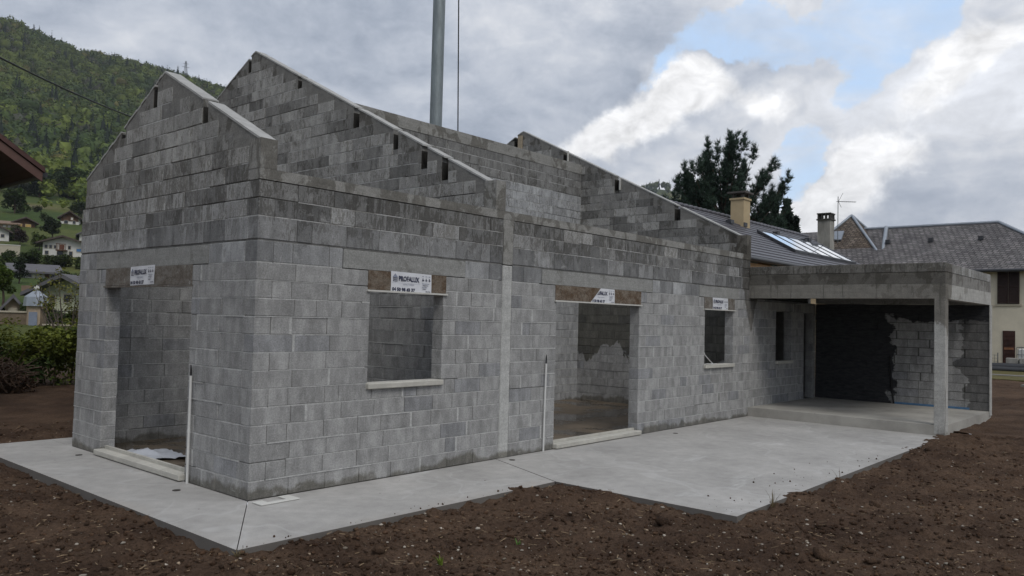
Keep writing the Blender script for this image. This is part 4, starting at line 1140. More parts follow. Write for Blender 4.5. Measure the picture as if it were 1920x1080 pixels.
# ================================================================== TILED HOUSE WITH SOLAR PANELS
M['tile'] = simple('dark interlocking tile', (.060, .058, .070), .45, 2.0, .22, spec=.5)
M['tile_edge'] = simple('tile shadow edge', (.035, .034, .04), .6, 8.0, .2)
M['render_cream'] = simple('cream render', (.46, .36, .22), .9, 6.0, .06)
M['beamwood'] = simple('varnished eave timber', (.42, .24, .10), .6, 5.0, .2)
M['zinc'] = simple('zinc sheet', (.33, .36, .40), .45, 3.0, .12, metal=.5)
M['gutter'] = simple('dark gutter', (.05, .052, .058), .4, 3.0, .12)
def glass_panel():
    m, g, b = new_mat('solar collector glass'); setb(g, b, (.10, .16, .24, 1), .06, None, .9); b.inputs['Coat Weight'].default_value = 1.0; b.inputs['Coat Roughness'].default_value = .03; b.inputs['Metallic'].default_value = .75
    g.put(b.inputs['Base Color'], (.62, .72, .84, 1)); return m
M['collector'] = glass_panel()
th = thing('tiled_house', 'house behind with dark ribbed tile roof, solar panels and cream chimney', 'house', (14.0, 3.2, 0))
def P_(x_, y_, z_): return (x_-14.0, y_-3.2, z_)
EZ, EY, RY, SL = 4.28, 3.23, 7.23, .555
rz = lambda y_: EZ+SL*(y_-EY)
m = MB(); m.box(.6, 19.2, .75, 7.2, -.3, 4.0); m.build('wall', M['render_cream'], th)
X0, X1 = 14.2, 34.6
m = MB(); m.prism([(EY, EZ-.20), (RY, rz(RY)-.20), (2*RY-EY, EZ-.20), (2*RY-EY, EZ-.10), (RY, rz(RY)-.06), (EY, EZ-.06)], lambda y_, z_: P_(X0, y_, z_), lambda y_, z_: P_(X1, y_, z_))
roof = m.build('roof', M['tile'], th)
NR = 15; dy_ = (RY-EY)/NR; rowmesh = None
for k_ in range(NR):
    y0, y1 = EY+dy_*k_-.03, EY+dy_*(k_+1)
    if rowmesh is None:
        m = MB(); m.m = 0
        sl = lambda y_: SL*(y_-y0)
        z0 = rz(y0)
        m.hexa([(0, 0, -.03), (X1-X0, 0, -.03), (X1-X0, y1-y0, SL*(y1-y0)-.05), (0, y1-y0, SL*(y1-y0)-.05), (0, 0, .035), (X1-X0, 0, .035), (X1-X0, y1-y0, SL*(y1-y0)-.005), (0, y1-y0, SL*(y1-y0)-.005)])
        m.m = 1; m.box(0, X1-X0, .006, .05, -.028, -.004)
        rowmesh = m.mesh('tile_row'); rowmesh.materials.append(M['tile']); rowmesh.materials.append(M['tile_edge'])
    o = bpy.data.objects.new('tile_row', rowmesh); COL.objects.link(o); o.parent = roof; o.location = P_(X0, y0, rz(y0))
# ridge caps
m = MB(); x_ = X0
while x_ < X1: m.tube([P_(x_, RY, rz(RY)-.01), P_(x_+.36, RY, rz(RY)+.03)], .10, 7); x_ += .38
m.build('ridge_caps', M['tile'], roof)
for k_, (x_, y_) in enumerate(((25.6, 6.35), (28.5, 6.2), (31.2, 6.05), (24.3, 6.3), (32.6, 6.4))):
    m = MB(); m.box(x_-.14, x_+.14, y_-.12, y_+.1, rz(y_)+.0, rz(y_)+.16); o = m.build('vent_tile', M['gutter'], roof); o.location = P_(0, 0, 0)
# chimney
cx_, cy_ = 25.75, 6.55; m = MB(); m.box(cx_-.30, cx_+.30, cy_-.28, cy_+.28, rz(cy_)-.4, rz(cy_)+.98); ch = m.build('chimney', M['render_cream'], th); ch.location = P_(0, 0, 0)
m = MB(); m.box(cx_-.34, cx_+.34, cy_-.32, cy_+.32, rz(cy_)+.982, rz(cy_)+1.06); m.build('collar', M['render_cream'], ch)
M['slate'] = simple('chimney slate', (.09, .08, .075), .8, 8.0, .2)
for sx_ in (-1, 1):
    for sy2 in (-1, 1):
        m = MB(); m.box(cx_+sx_*.22-.05, cx_+sx_*.22+.05, cy_+sy2*.2-.05, cy_+sy2*.2+.05, rz(cy_)+1.062, rz(cy_)+1.24); m.build('cap_leg', M['slate'], ch)
m = MB(); m.box(cx_-.42, cx_+.42, cy_-.38, cy_+.38, rz(cy_)+1.242, rz(cy_)+1.31); m.build('cap_slab', M['slate'], ch)
# solar collectors in one inclined field
sp = thing('solar_panels', 'row of blue sky reflecting solar panels on the dark tile roof', 'solar panels', (25.6, 5.2, rz(5.2)))
qa = [np.array([25.9, 5.78]), np.array([32.2, 5.9]), np.array([33.9, 4.62]), np.array([26.5, 4.4])]
x0, x1, ya, yb = 25.95, 33.0, 4.40, 5.85
def sq(x_, y_, l_): return (x_-25.6, y_-5.2, rz(y_)-rz(5.2)+l_)
for k_ in range(5):
    a_, b_ = x0+(x1-x0)*k_/5+.04, x0+(x1-x0)*(k_+1)/5-.04
    m = MB(); m.hexa([sq(a_, ya, .05), sq(b_, ya, .05), sq(b_, yb, .05), sq(a_, yb, .05), sq(a_, ya, .13), sq(b_, ya, .13), sq(b_, yb, .13), sq(a_, yb, .13)]); m.build('panel', M['collector'], sp)
m = MB()
for k_ in range(6):
    c_ = x0+(x1-x0)*k_/5; m.hexa([sq(c_-.035, ya-.06, .04), sq(c_+.035, ya-.06, .04), sq(c_+.035, yb+.06, .04), sq(c_-.035, yb+.06, .04), sq(c_-.035, ya-.06, .15), sq(c_+.035, ya-.06, .15), sq(c_+.035, yb+.06, .15), sq(c_-.035, yb+.06, .15)])
for y_ in (ya-.03, yb+.03): m.hexa([sq(x0, y_-.03, .04), sq(x1, y_-.03, .04), sq(x1, y_+.03, .04), sq(x0, y_+.03, .04), sq(x0, y_-.03, .14), sq(x1, y_-.03, .14), sq(x1, y_+.03, .14), sq(x0, y_+.03, .14)])
m.build('panel_frame', M['gutter'], sp)
m = MB(); m.tube([P_(X0, EY-.09, EZ-.10), P_(X1, EY-.09, EZ-.13)], .085, 8); m.build('gutter', M['gutter'], th)
m = MB(); m.box(X0-14+.1, X1-14-.1, .10, .16, EZ-.42, EZ-.22); m.build('eave_board', M['beamwood'], th)
for k_ in range(12):
    x_ = .9+k_*1.7; m = MB(); m.hexa([(x_-.06, .17, EZ-.40), (x_+.06, .17, EZ-.40), (x_+.06, .74, EZ-.10), (x_-.06, .74, EZ-.10), (x_-.06, .17, EZ-.24), (x_+.06, .17, EZ-.24), (x_+.06, .74, EZ+.06), (x_-.06, .74, EZ+.06)]); m.build('rafter', M['beamwood'], th)
m = MB(); m.tube([(2.0, -.05, EZ-.2), (2.0, .35, EZ-.45), (2.0, .70, EZ-.8), (2.0, .70, 0)], .05, 8); m.build('downpipe', M['zinc'], th)

# ================================================================== OLD SLATE-ROOFED BUILDING
def slate_mat(name, c0, c1, sc=(1, 1, 1)):
    m, g, b = new_mat(name); p = g.pos(); x_, y_, z_ = g.sep(p)
    br = g.n.new('ShaderNodeTexBrick'); cv_ = g.n.new('ShaderNodeCombineXYZ'); g.put(cv_.inputs[0], g.add(y_, g.mul(x_, .35))); g.put(cv_.inputs[1], g.mul(z_, 1.85)); g.put(br.inputs['Vector'], cv_.outputs[0])
    br.inputs['Scale'].default_value = 1.0; br.inputs['Mortar Size'].default_value = .03; br.inputs['Brick Width'].default_value = .30; br.inputs['Row Height'].default_value = .22; br.inputs['Bias'].default_value = 0.0
    br.inputs['Color1'].default_value = (.75, .75, .75, 1); br.inputs['Color2'].default_value = (1.25, 1.22, 1.2, 1); br.inputs['Mortar'].default_value = (.45, .45, .45, 1)
    n_ = g.noise(p, .45, 6.0, .65); f_ = g.noise(p, 7.0, 5.0, .7); run = g.noise(g.scale(p, (1, 1, .25)), 1.1, 5.0, .6)
    col = g.mix(g.step(n_, .35, .65), (*c0, 1), (*c1, 1)); col = g.mix(1.0, col, br.outputs[0], 'MULTIPLY')
    col = g.mix(1.0, col, g.grey(g.lin(f_, .3, .7, .65, 1.35)), 'MULTIPLY'); col = g.mix(1.0, col, g.grey(g.lin(run, .3, .7, .72, 1.25)), 'MULTIPLY')
    setb(g, b, col, .85, g.bump(g.add(g.mul(br.outputs[1], -1.0), f_), .05), .25); return m
M['slate_roof'] = slate_mat('weathered slate', (.140, .133, .136), (.185, .176, .176))
M['slate_moss'] = slate_mat('mossy brown slate', (.135, .105, .082), (.19, .16, .135))
M['cream_old'] = simple('old cream render', (.60, .55, .44), .95, 1.2, .10)
M['shutter'] = simple('dark brown shutter', (.030, .016, .013), .75, 9.0, .35)
M['door_old'] = simple('dark red brown door', (.045, .018, .013), .7, 3.0, .5)
M['stone_trim'] = simple('pale stone trim', (.42, .38, .30), .9, 8.0, .12)
ob = thing('old_building', 'large old cream building with brown shutters and a weathered slate hip roof', 'building', (49, 0, 0))
def Q(x_, y_, z_): return (x_-49, y_, z_)
xe, ye, ez, xr, ry0, ry1, rzz = 44.0, -3.55, 5.36, 49.0, 1.45, 9.2, 8.42
m = MB(); m.box(-4.6, 4.6, ye+.4, 13.5, -.5, 5.25); m.build('wall', M['cream_old'], ob)
m = MB(); c = [Q(xe, ye, ez), Q(2*xr-xe, ye, ez), Q(2*xr-xe, 14, ez), Q(xe, 14, ez), Q(xr, ry0, rzz), Q(xr, 14, rzz)]
m.add(c, [(0, 1, 4), (1, 2, 5, 4), (0, 4, 5, 3), (3, 5, 2)]); c2 = [(a_[0], a_[1], a_[2]-.14) for a_ in c[:4]]
m.add(c[:4]+c2, [(0, 4, 5, 1), (1, 5, 6, 2), (2, 6, 7, 3), (3, 7, 4, 0), (7, 6, 5, 4)]); orf = m.build('roof', M['slate_roof'], ob)
m = MB(); m.tube([Q(xr, ry0, rzz+.03), Q(xr, 10, rzz+.03)], .10, 6); m.tube([Q(xr, ry0, rzz+.03), Q(xe, ye, ez+.04)], .10, 6); m.build('ridge_capping', M['zinc'], orf)
m = MB(); m.tube([Q(xe-.06, ye, ez-.08), Q(xe-.06, 14, ez-.08)], .09, 8); m.build('gutter', M['gutter'], ob)
for y_ in (2.0, 4.6, 7.0):
    f_ = .62; m = MB(); x_ = xe+(xr-xe)*f_; z_ = ez+(rzz-ez)*f_; m.box(x_-49-.15, x_-49+.1, y_-.12, y_+.12, z_, z_+.22); m.build('vent_tile', M['gutter'], orf)
def shut_window(yc, z0, z1, wd, parent, name='window'):
    m = MB(); m.box(-4.66, -4.58, yc-wd/2-.09, yc+wd/2+.09, z0-.10, z0-.01); m.box(-4.62, -4.57, yc-wd/2, yc+wd/2, z0, z1); w0 = m.build(name, M['stone_trim'], parent)
    for s_ in (-1, 1):
        m = MB(); a_, b_ = (yc-wd/2+.01, yc-.012) if s_ < 0 else (yc+.012, yc+wd/2-.01)
        m.box(-4.645, -4.625, a_, b_, z0+.01, z1-.01)
        nsl = 22
        for k_ in range(nsl):
            zz_ = z0+.08+(z1-z0-.16)*k_/nsl; m.hexa([(-4.675, a_+.06, zz_), (-4.675, b_-.06, zz_), (-4.647, b_-.06, zz_+.06), (-4.647, a_+.06, zz_+.06), (-4.668, a_+.06, zz_+.012), (-4.668, b_-.06, zz_+.012), (-4.64, b_-.06, zz_+.072), (-4.64, a_+.06, zz_+.072)])
        for (c_, d_) in ((a_, a_+.06), (b_-.06, b_)): m.box(-4.685, -4.646, c_, d_, z0+.01, z1-.01)
        for zz_ in (z0+.01, (z0+z1)/2, z1-.09): m.box(-4.684, -4.646, a_+.061, b_-.061, zz_, zz_+.08)
        m.build('shutter', M['shutter'], w0)
shut_window(.205, 3.52, 5.24, 1.02, ob); shut_window(-2.4, 3.52, 5.24, 1.02, ob); shut_window(3.4, 3.52, 5.24, 1.02, ob)
m = MB(); m.box(-4.64, -4.57, -.10, .46, .30, 2.10)
for k_ in range(7): m.box(-4.662, -4.642, -.06, .42, .36+.245*k_, .57+.245*k_)
dr = m.build('door', M['door_old'], ob)
m = MB(); m.box(-4.68, -4.663, -.04, .40, 1.10, 1.22); m.build('worn_panel', simple('bare worn wood', (.22, .10, .05), .8, 6, .3), dr)
m = MB(); m.box(-5.1, -4.61, -.25, .62, .05, .28); m.build('door_step', M['stone_trim'], ob)
for y_ in (.95, -.66):
    m = MB(); m.tube([(-4.62, y_, 3.42), (-4.72, y_, 3.42)], .05, 8); m.build('wall_anchor', M['stone_trim'], ob)
# pyramid roofed tower, chimney and antenna
tx, ty, tz, ta = 48.67, 9.68, 9.31, 2.6
tw = thing('tower_pavilion', 'square pavilion with a mossy brown pyramid roof behind the grey chimney', 'building', (tx, ty, 0))
m = MB(); m.box(-ta+.45, ta-.45, -ta+.45, ta-.45, -.3, tz-3.1); m.build('wall', M['cream_old'], tw)
m = MB(); b4 = [(-ta, -ta, tz-3), (ta, -ta, tz-3), (ta, ta, tz-3), (-ta, ta, tz-3)]; m.add(b4+[(0, 0, tz)], [(0, 1, 4), (1, 2, 4), (2, 3, 4), (3, 0, 4)])
m.add(b4+[(a_[0], a_[1], a_[2]-.16) for a_ in b4], [(0, 4, 5, 1), (1, 5, 6, 2), (2, 6, 7, 3), (3, 7, 4, 0), (7, 6, 5, 4)]); trf = m.build('roof', M['slate_moss'], tw)
m = MB()
for a_ in b4: m.tube([(a_[0], a_[1], a_[2]+.03), (0, 0, tz+.04)], .09, 6)
m.build('hip_capping', M['zinc'], trf)
m = MB(); f_ = .42; m.hexa([(-ta*(1-f_)-.06, .1, tz-3+3*f_), (-ta*(1-f_)-.06, .75, tz-3+3*f_), (-ta*(1-f_-.2)-.06, .75, tz-3+3*(f_+.2)), (-ta*(1-f_-.2)-.06, .1, tz-3+3*(f_+.2)), (-ta*(1-f_)-.12, .1, tz-2.93+3*f_), (-ta*(1-f_)-.12, .75, tz-2.93+3*f_), (-ta*(1-f_-.2)-.12, .75, tz-2.93+3*(f_+.2)), (-ta*(1-f_-.2)-.12, .1, tz-2.93+3*(f_+.2))]); m.build('skylight', M['zinc'], trf)
m = MB(); m.tube([(2.0-ta+.0, -ta+1.2, tz-3.0), (2.2-ta, -ta-.1, tz-3.05)], .06, 5); 
# zinc valley where the long roof meets the pavilion
m = MB(); m.tube([Q(48.9, 7.62, rzz+.06), Q(46.25, 7.06, ez+.86+.35)], .13, 6); m.build('valley_flashing', M['zinc'], orf)
M['chim_old'] = simple('weathered grey render', (.29, .28, .255), .95, 2.2, .4, bump=.02, stretch=(1, 1, .35))
gc = thing('grey_chimney', 'tall weathered grey chimney with a row of square vents', 'chimney', (42.6, 9.15, 0))
m = MB(); m.box(-.36, .36, -.36, .36, 3.0, 8.30); m.build('stack', M['chim_old'], gc)
m = MB(); m.box(-.42, .42, -.42, .42, 8.302, 8.38); m.box(-.40, .40, -.40, .40, 8.66, 8.72)
for k_ in range(4):
    q_ = -.37+.213*k_
    for s_ in (-.37, .27):
        m.box(q_, q_+.10, s_, s_+.1, 8.382, 8.658)
        if 0 < k_ < 3: m.box(s_, s_+.1, q_, q_+.10, 8.382, 8.658)
m.build('vent_crown', simple('sooty chimney crown', (.07, .066, .06), .9, 8, .3), gc)
an = thing('tv_antenna', 'thin television antenna mast beside the grey chimney', 'antenna', (43.05, 8.62, 0)); m = MB(); m.tube([(0, 0, 7.0), (0, 0, 9.75)], .022, 6); m.build('mast', M['steel'], an)
m = MB(); sdv = np.array([CR[0], CR[1], 0]); m.tube([tuple(-.1*sdv+[0, 0, 9.45]), tuple(1.05*sdv+[0, 0, 9.45])], .018, 5)
for k_ in range(9): c_ = (.12+.11*k_)*sdv+np.array([0, 0, 9.45]); pv = np.array([-sdv[1], sdv[0], 0])*.16; m.tube([tuple(c_-pv), tuple(c_+pv)], .009, 4)
m.tube([tuple(.02*sdv+[0, 0, 9.45]), tuple(.28*sdv+[0, 0, 9.95])], .012, 4); m.tube([tuple(.02*sdv+[0, 0, 9.45]), tuple(.2*sdv+[0, 0, 9.1])], .012, 4); m.build('boom', M['steel'], an)
m = MB()
for zz_ in (7.2, 7.75): m.tube([(0, 0, zz_), (-.3, .3, zz_)], .02, 4)
m.build('bracket', M['steel'], an)
# yard before the old building
M['yard_grass'] = simple('yellowed yard grass', (.105, .092, .034), .95, 3.0, .4, bump=.05)
M['tarmac'] = simple('grey yard surface', (.19, .18, .165), .95, 5.0, .2)
def strip(name, x0, x1, y0, y1, z, mat, label): m = MB(); m.box(x0, x1, y0, y1, z-.4, z); return tag(m.build(name, mat), label, None, None, 'structure')
strip('yard_grass', 33.6, 44.3, -16, 13, .085, M['yard_grass'], 'yellowish grass strip in front of the old building')
strip('yard_path', 36.6, 37.4, -16, 12, .115, M['tarmac'], 'grey kerb line across the grass')
strip('yard_path', 30.0, 34.2, -9, -2.55, .10, M['tarmac'], 'pale path at the edge of the soil')
m = MB(); m.tube([(42.2, -3.5, .32), (42.0, 1.35, .30)], .17, 8); m.tube([(42.0, -3.3, .18), (41.7, 1.5, .16)], .14, 8); on_top('beam_stack', m, M['gutter'], 'two long dark beams lying before the old building', 'beams')
for k_, (x_, y_) in enumerate(((42.8, -.25), (42.75, -.85))):
    m = MB(); m.box(x_-.25, x_+.25, y_-.27, y_+.27, .08, .72, .02); on_top('stone_block', m, M['chim_old'], ('grey stone block nearer the dark door', 'grey stone block nearer the caged tank')[k_], 'stone block')
tk = thing('caged_tank', 'white water tank in a grey wire cage beside the dark door', 'tank', (43.4, -.95, .1)); m = MB(); m.box(-.42, .42, -.52, .52, .15, 1.1, .06); m.build('tank', M['white_pvc'], tk)
m = MB()
for k_ in range(6):
    q_ = -.55+.22*k_
    m.tube([(-.46, q_, .1), (-.46, q_, 1.18)], .014, 4); m.tube([(.46, q_, .1), (.46, q_, 1.18)], .014, 4)
for zz_ in (.12, .45, .8, 1.17):
    m.tube([(-.46, -.55, zz_), (-.46, .55, zz_), (.46, .55, zz_), (.46, -.55, zz_), (-.46, -.55, zz_)], .014, 4)
m.build('cage', M['steel'], tk)
wf = thing('wire_fence', 'low wire mesh fence left of the dark door', 'fence', (43.3, 1.0, .1)); m = MB()
for k_ in range(13): m.tube([(0, -.5+.15*k_, 0), (0, -.5+.15*k_, .75)], .009, 4)
for k_ in range(5): m.tube([(0, -.5, .08+.16*k_), (0, 1.3, .08+.16*k_)], .008, 4)
m.build('mesh_panel', M['steel'], wf)
for y_ in (-.5, 1.3): m = MB(); m.tube([(0, y_, -.1), (0, y_, .85)], .025, 6); m.build('post', M['steel'], wf)

# ================================================================== PINE AND CONIFERS BEHIND THE TILED HOUSE
def pine(name, label, base, seed):
    global nr
    save = nr; nr = np.random.RandomState(seed); t = thing(name, label, 'tree', tuple(base)); m = MB(); H = 12.3
    m.tube([(0, 0, -.4), (.1, 0, 4), (0, .1, 7.5), (.1, 0, 10.6)], [.32, .26, .17, .05], 8)
    ends = []
    side = np.array([CR[0], CR[1], 0]); fw = np.array([CF[0], CF[1], 0])
    # limb tips read from the silhouette: (sideways, height)
    tips = [(-2.7, 10.0), (2.6, 11.2), (3.6, 9.9), (-3.5, 7.4), (2.6, 9.6), (-2.4, 10.9), (-2.0, 10.3), (-1.55, 11.4), (-.75, 12.3), (.15, 12.9), (.95, 12.7), (1.55, 11.8), (2.0, 10.6), (3.55, 10.4), (3.1, 9.3), (3.2, 8.3), (2.9, 7.2), (-3.4, 9.0), (-3.1, 8.0), (-2.7, 7.0), (-2.2, 8.9), (1.3, 9.5), (-.5, 10.9), (.4, 11.2), (-1.2, 9.6), (.2, 9.3), (-.8, 8.2), (1.1, 8.0), (-1.7, 7.3), (.4, 7.0), (2.1, 6.4), (-1.0, 6.2), (1.3, 6.1), (-2.6, 6.0), (-.2, 12.0), (-1.2, 10.9), (1.2, 10.9), (.6, 10.2), (-1.9, 8.1), (3.0, 6.2), (0, 5.6), (-3.3, 6.3), (2.2, 5.4)]
    for (s_, h_) in tips:
        for rep in range(3):
            dep = nr.uniform(-1.7, 1.7)*(1.0 if rep else .6); e_ = side*(s_+nr.normal(0, .18))+fw*dep+np.array([0, 0, h_+nr.normal(0, .15)-.35*rep])
            zb = max(2.8, min(9.6, h_*.72-abs(s_)*.25+nr.uniform(-.4, .3))); b_ = np.array([0, 0, zb]); c_ = b_*.45+e_*.55+np.array([0, 0, -.35-.1*abs(s_)])
            pts = [(1-q)**2*b_+2*q*(1-q)*c_+q*q*e_ for q in np.linspace(0, 1, 7)]
            m.tube(pts, [.085, .07, .055, .04, .03, .02, .008], 5, False)
            for q in range(36):
                f_ = nr.uniform(.42, 1.04); pp = (1-f_)**2*b_+2*f_*(1-f_)*c_+f_*f_*e_; o_ = rand_dir(1)[0]*nr.uniform(.05, .50)*(1.15-.45*f_); o_[2] = abs(o_[2])*.9-.12
                ends.append((pp+o_*1.12, (o_*.6+(e_-c_)*.3/np.linalg.norm(e_-c_)+np.array([0, 0, .30]))))
            for q in range(9): ends.append((e_+np.array([nr.normal(0, .06), nr.normal(0, .06), .085*q-.25]), np.array([0, 0, 1.3])))
    m.build('trunk', M['bark'], t)
    E_ = np.array([a_ for a_, _ in ends]); D_ = np.array([b_ for _, b_ in ends]); D_ /= np.linalg.norm(D_, axis=1, keepdims=True); k_ = 20; n = len(E_)
    d = D_[:, None]*.9+rand_dir(n*k_).reshape(n, k_, 3)*.85; d /= np.linalg.norm(d, axis=2, keepdims=True); ln = nr.uniform(.16, .36, (n, k_, 1))
    sd_ = np.cross(d, rand_dir(n*k_).reshape(n, k_, 3)); sd_ /= np.linalg.norm(sd_, axis=2, keepdims=True)
    b_ = E_[:, None]+nr.normal(0, .035, (n, k_, 3)); V = np.stack([b_-sd_*.018, b_+sd_*.018, b_+d*ln], 2).reshape(-1, 3)
    T = np.array((.040, .066, .046))*np.repeat(nr.uniform(.6, 1.5, (n, 1)), k_*3, 0)
    mesh_np('crown', V, np.arange(len(V)).reshape(-1, 3), T, [M['needle']], t); nr = save; return t
pb_ = at(1352, 600, 47.0); pine('pine_tree', 'large dark pine with upswept branches behind the tiled house', (pb_[0], pb_[1], .2), 5)
for k_, (px_, h_, d_, r_) in enumerate(((1452, 9.6, 50, 1.5), (1474, 9.9, 51, 1.3), (1491, 8.9, 52, 1.3), (1462, 8.2, 49, 1.6), (1502, 7.6, 53, 1.2))):
    b_ = gpt(px_, d_*1.06); conifer('small_conifer', ('first small dark conifer just right of the large pine', 'tallest pointed conifer in the row right of the large pine', 'narrow conifer right of the tallest pointed one', 'low broad conifer at the foot of the first two', 'last and lowest conifer, nearest the grey chimney')[k_], (b_[0], b_[1], .2), h_, r_, (.018, .030, .020), 1300, k_, 'small conifers beside the pine')
for k_, (px_, h_, d_, r_) in enumerate(((1270, 11.0, 58, 1.8), (1290, 12.6, 56, 1.7), (1306, 11.6, 54, 1.7), (1330, 10.2, 54, 2.2), (1352, 9.6, 53, 2.2), (1412, 9.2, 52, 2.2), (1436, 9.0, 52, 2.0))):
    b_ = gpt(px_, d_*1.06); conifer('background_conifer', ('broad dark conifer nearest the far gable slope', 'tall slim conifer beside the broad one at the far gable slope', 'dark conifer at the left foot of the pine crown', 'wide dark conifer under the left half of the pine', 'dark conifer under the middle of the pine crown', 'wide dark conifer just right of the cream chimney', 'dark conifer under the right end of the pine crown')[k_], (b_[0], b_[1], .2), h_, r_, (.024, .036, .022), 1300, 40+k_, 'conifers below the pine crown')
# ================================================================== VILLAGE ON THE LOWER SLOPE
def project(P):
    d = np.asarray(P)-CAM; z = d@CF; return 960+FPX*(d@CR)/z, 540-FPX*(d@CU)/z, z
def standing(px_, y_):
    """where the slope shows at a photo column and row, and how many metres a pixel is there"""
    for s in np.geomspace(27, 420, 700):
        b = gpt(px_, s)
        if project(b)[1] <= y_: break
    return b, project(b)[2]/FPX
M['w_white'] = simple('white house render', (.62, .61, .58), .9, 2.0, .06); M['w_green'] = simple('pale yellow green render', (.50, .52, .38), .9, 2.0, .06)
M['w_tan'] = simple('tan render', (.42, .33, .24), .9, 2.0, .08); M['w_wood'] = simple('dark chalet boards', (.085, .045, .026), .85, 3.0, .3, stretch=(1, 1, .2))
M['r_brown'] = simple('brown roof tiles', (.085, .066, .058), .85, 2.5, .25); M['r_grey'] = simple('grey roof tiles', (.115, .112, .12), .85, 2.5, .25)
M['r_tan'] = simple('faded tan roof', (.20, .14, .10), .9, 2.0, .25); M['glassd'] = simple('dark window glass', (.03, .035, .045), .2, 2.0, .2, spec=.6)
M['lit'] = simple('painted window glow', (.50, .33, .10), .8, 4.0, .2); M['shut_red'] = simple('faded red shutters', (.17, .06, .04), .8, 4.0, .2)  # yellow panes: light from indoors painted as plain colour
M['awning'] = simple('blue awning', (.08, .20, .42), .7, 4.0, .15)
def facing(b): return math.atan2(CAM[1]-b[1], CAM[0]-b[0])+math.pi/2
def gable_house(name, label, px_, yb, wpx, dm, hpx, rise_px, turn, wallm, roofm, wins=(), gable_front=True, wood=None, chim=None, over=.6, balcony=None, sink=1.5, group=None):
    """gable_front: the gable end looks at the valley; widths and heights in photo pixels at the spot"""
    b, mpp = standing(px_, yb); W, Hh, Rs = wpx*mpp, hpx*mpp, rise_px*mpp
    t = thing(name, label, 'house', tuple(b), facing(b)+R(turn)); x1 = W/2
    m = MB()
    if gable_front:
        m.prism([(-x1, -sink), (x1, -sink), (x1, Hh), (0, Hh+Rs), (-x1, Hh)], lambda x_, z_: (x_, 0, z_), lambda x_, z_: (x_, dm, z_)); m.build('wall', wallm, t)
        if wood: m = MB(); k_ = wood; m.prism([(-x1*.98, Hh*k_), (x1*.98, Hh*k_), (x1*.98, Hh), (0, Hh+Rs*.98), (-x1*.98, Hh)], lambda x_, z_: (x_, -.06, z_), lambda x_, z_: (x_, .02, z_)); m.build('timber_gable', M['w_wood'], t)
        ov = over; sl = Rs/x1
        m = MB(); m.prism([(-x1-ov, Hh-sl*ov), (0, Hh+Rs), (x1+ov, Hh-sl*ov), (x1+ov, Hh-sl*ov+.22), (0, Hh+Rs+.26), (-x1-ov, Hh-sl*ov+.22)], lambda x_, z_: (x_, -ov*1.2, z_), lambda x_, z_: (x_, dm+ov, z_)); rf = m.build('roof', roofm, t)
    else:
        m.prism([(0, -sink), (dm, -sink), (dm, Hh), (dm/2, Hh+Rs), (0, Hh)], lambda y_, z_: (-x1, y_, z_), lambda y_, z_: (x1, y_, z_)); m.build('wall', wallm, t)
        ov = over; sl = Rs/(dm/2)
        m = MB(); m.prism([(-ov, Hh-sl*ov), (dm/2, Hh+Rs), (dm+ov, Hh-sl*ov), (dm+ov, Hh-sl*ov+.22), (dm/2, Hh+Rs+.26), (-ov, Hh-sl*ov+.22)], lambda y_, z_: (-x1-ov, y_, z_), lambda y_, z_: (x1+ov, y_, z_)); rf = m.build('roof', roofm, t)
    for (u, v, ww, hh, mm) in wins:     # fractions of the front
        cx, z0 = (u-.5)*W, v*Hh; w2, h2 = ww*W/2, hh*Hh
        m = MB(); m.box(cx-w2-.06, cx+w2+.06, -.09, .02, z0-.06, z0+h2+.06); wn = m.build('window', M['stone_trim'], t)
        m = MB(); m.box(cx-w2, cx+w2, -.11, -.085, z0, z0+h2); m.build('pane', M[mm], wn)
    if chim:
        u, hh = chim; m = MB(); cx = (u-.5)*W; zz_ = Hh+Rs*(1-abs(cx)/x1)*.9 if gable_front else Hh+Rs*.8; yy = dm*.5
        m.box(cx-.4, cx+.4, yy-.4, yy+.4, zz_-.8, zz_+hh*mpp); m.box(cx-.5, cx+.5, yy-.5, yy+.5, zz_+hh*mpp+.002, zz_+hh*mpp+.15); m.build('chimney', wallm, t)
    if balcony:
        u0, u1, v = balcony; m = MB(); a_, c_ = (u0-.5)*W, (u1-.5)*W; z0 = v*Hh
        m.box(a_, c_, -1.3, -.03, z0-.18, z0); m.box(a_, c_, -1.3, -1.22, z0+.85, z0+.95)
        k_ = a_+.05
        while k_ < c_: m.box(k_, k_+.08, -1.28, -1.22, z0+.002, z0+.848); k_ += .22
        m.build('balcony', M['w_wood'], t)
    return t
gable_house('chalet', 'brown timber chalet highest on the slope with a pale ground floor', 125, 421, 30, 11, 13, 10, -8, M['w_white'], M['r_brown'], [(.3, .08, .2, .45, 'glassd'), (.62, .65, .10, .3, 'w_white'), (.75, .1, .15, .4, 'glassd')], True, .42)
gable_house('chalet', 'dark chalet with two warm yellow lit windows under a brown gable', 41, 426, 33, 12, 9, 8, 10, M['w_wood'], M['r_brown'], [(.22, .1, .26, .5, 'lit'), (.66, .1, .26, .5, 'lit')], True)
gable_house('house', 'house with a faded tan roof left of the yellow lit chalet', 8, 428, 30, 12, 7, 9, 0, M['w_tan'], M['r_tan'], [(.35, .2, .14, .5, 'w_white'), (.6, .2, .14, .5, 'w_white')], False)
gable_house('house', 'white walled house with a dark roof cut by the left picture edge', -8, 452, 34, 10, 18, 8, 0, M['w_white'], M['r_brown'], [(.7, .4, .16, .3, 'glassd')], True)
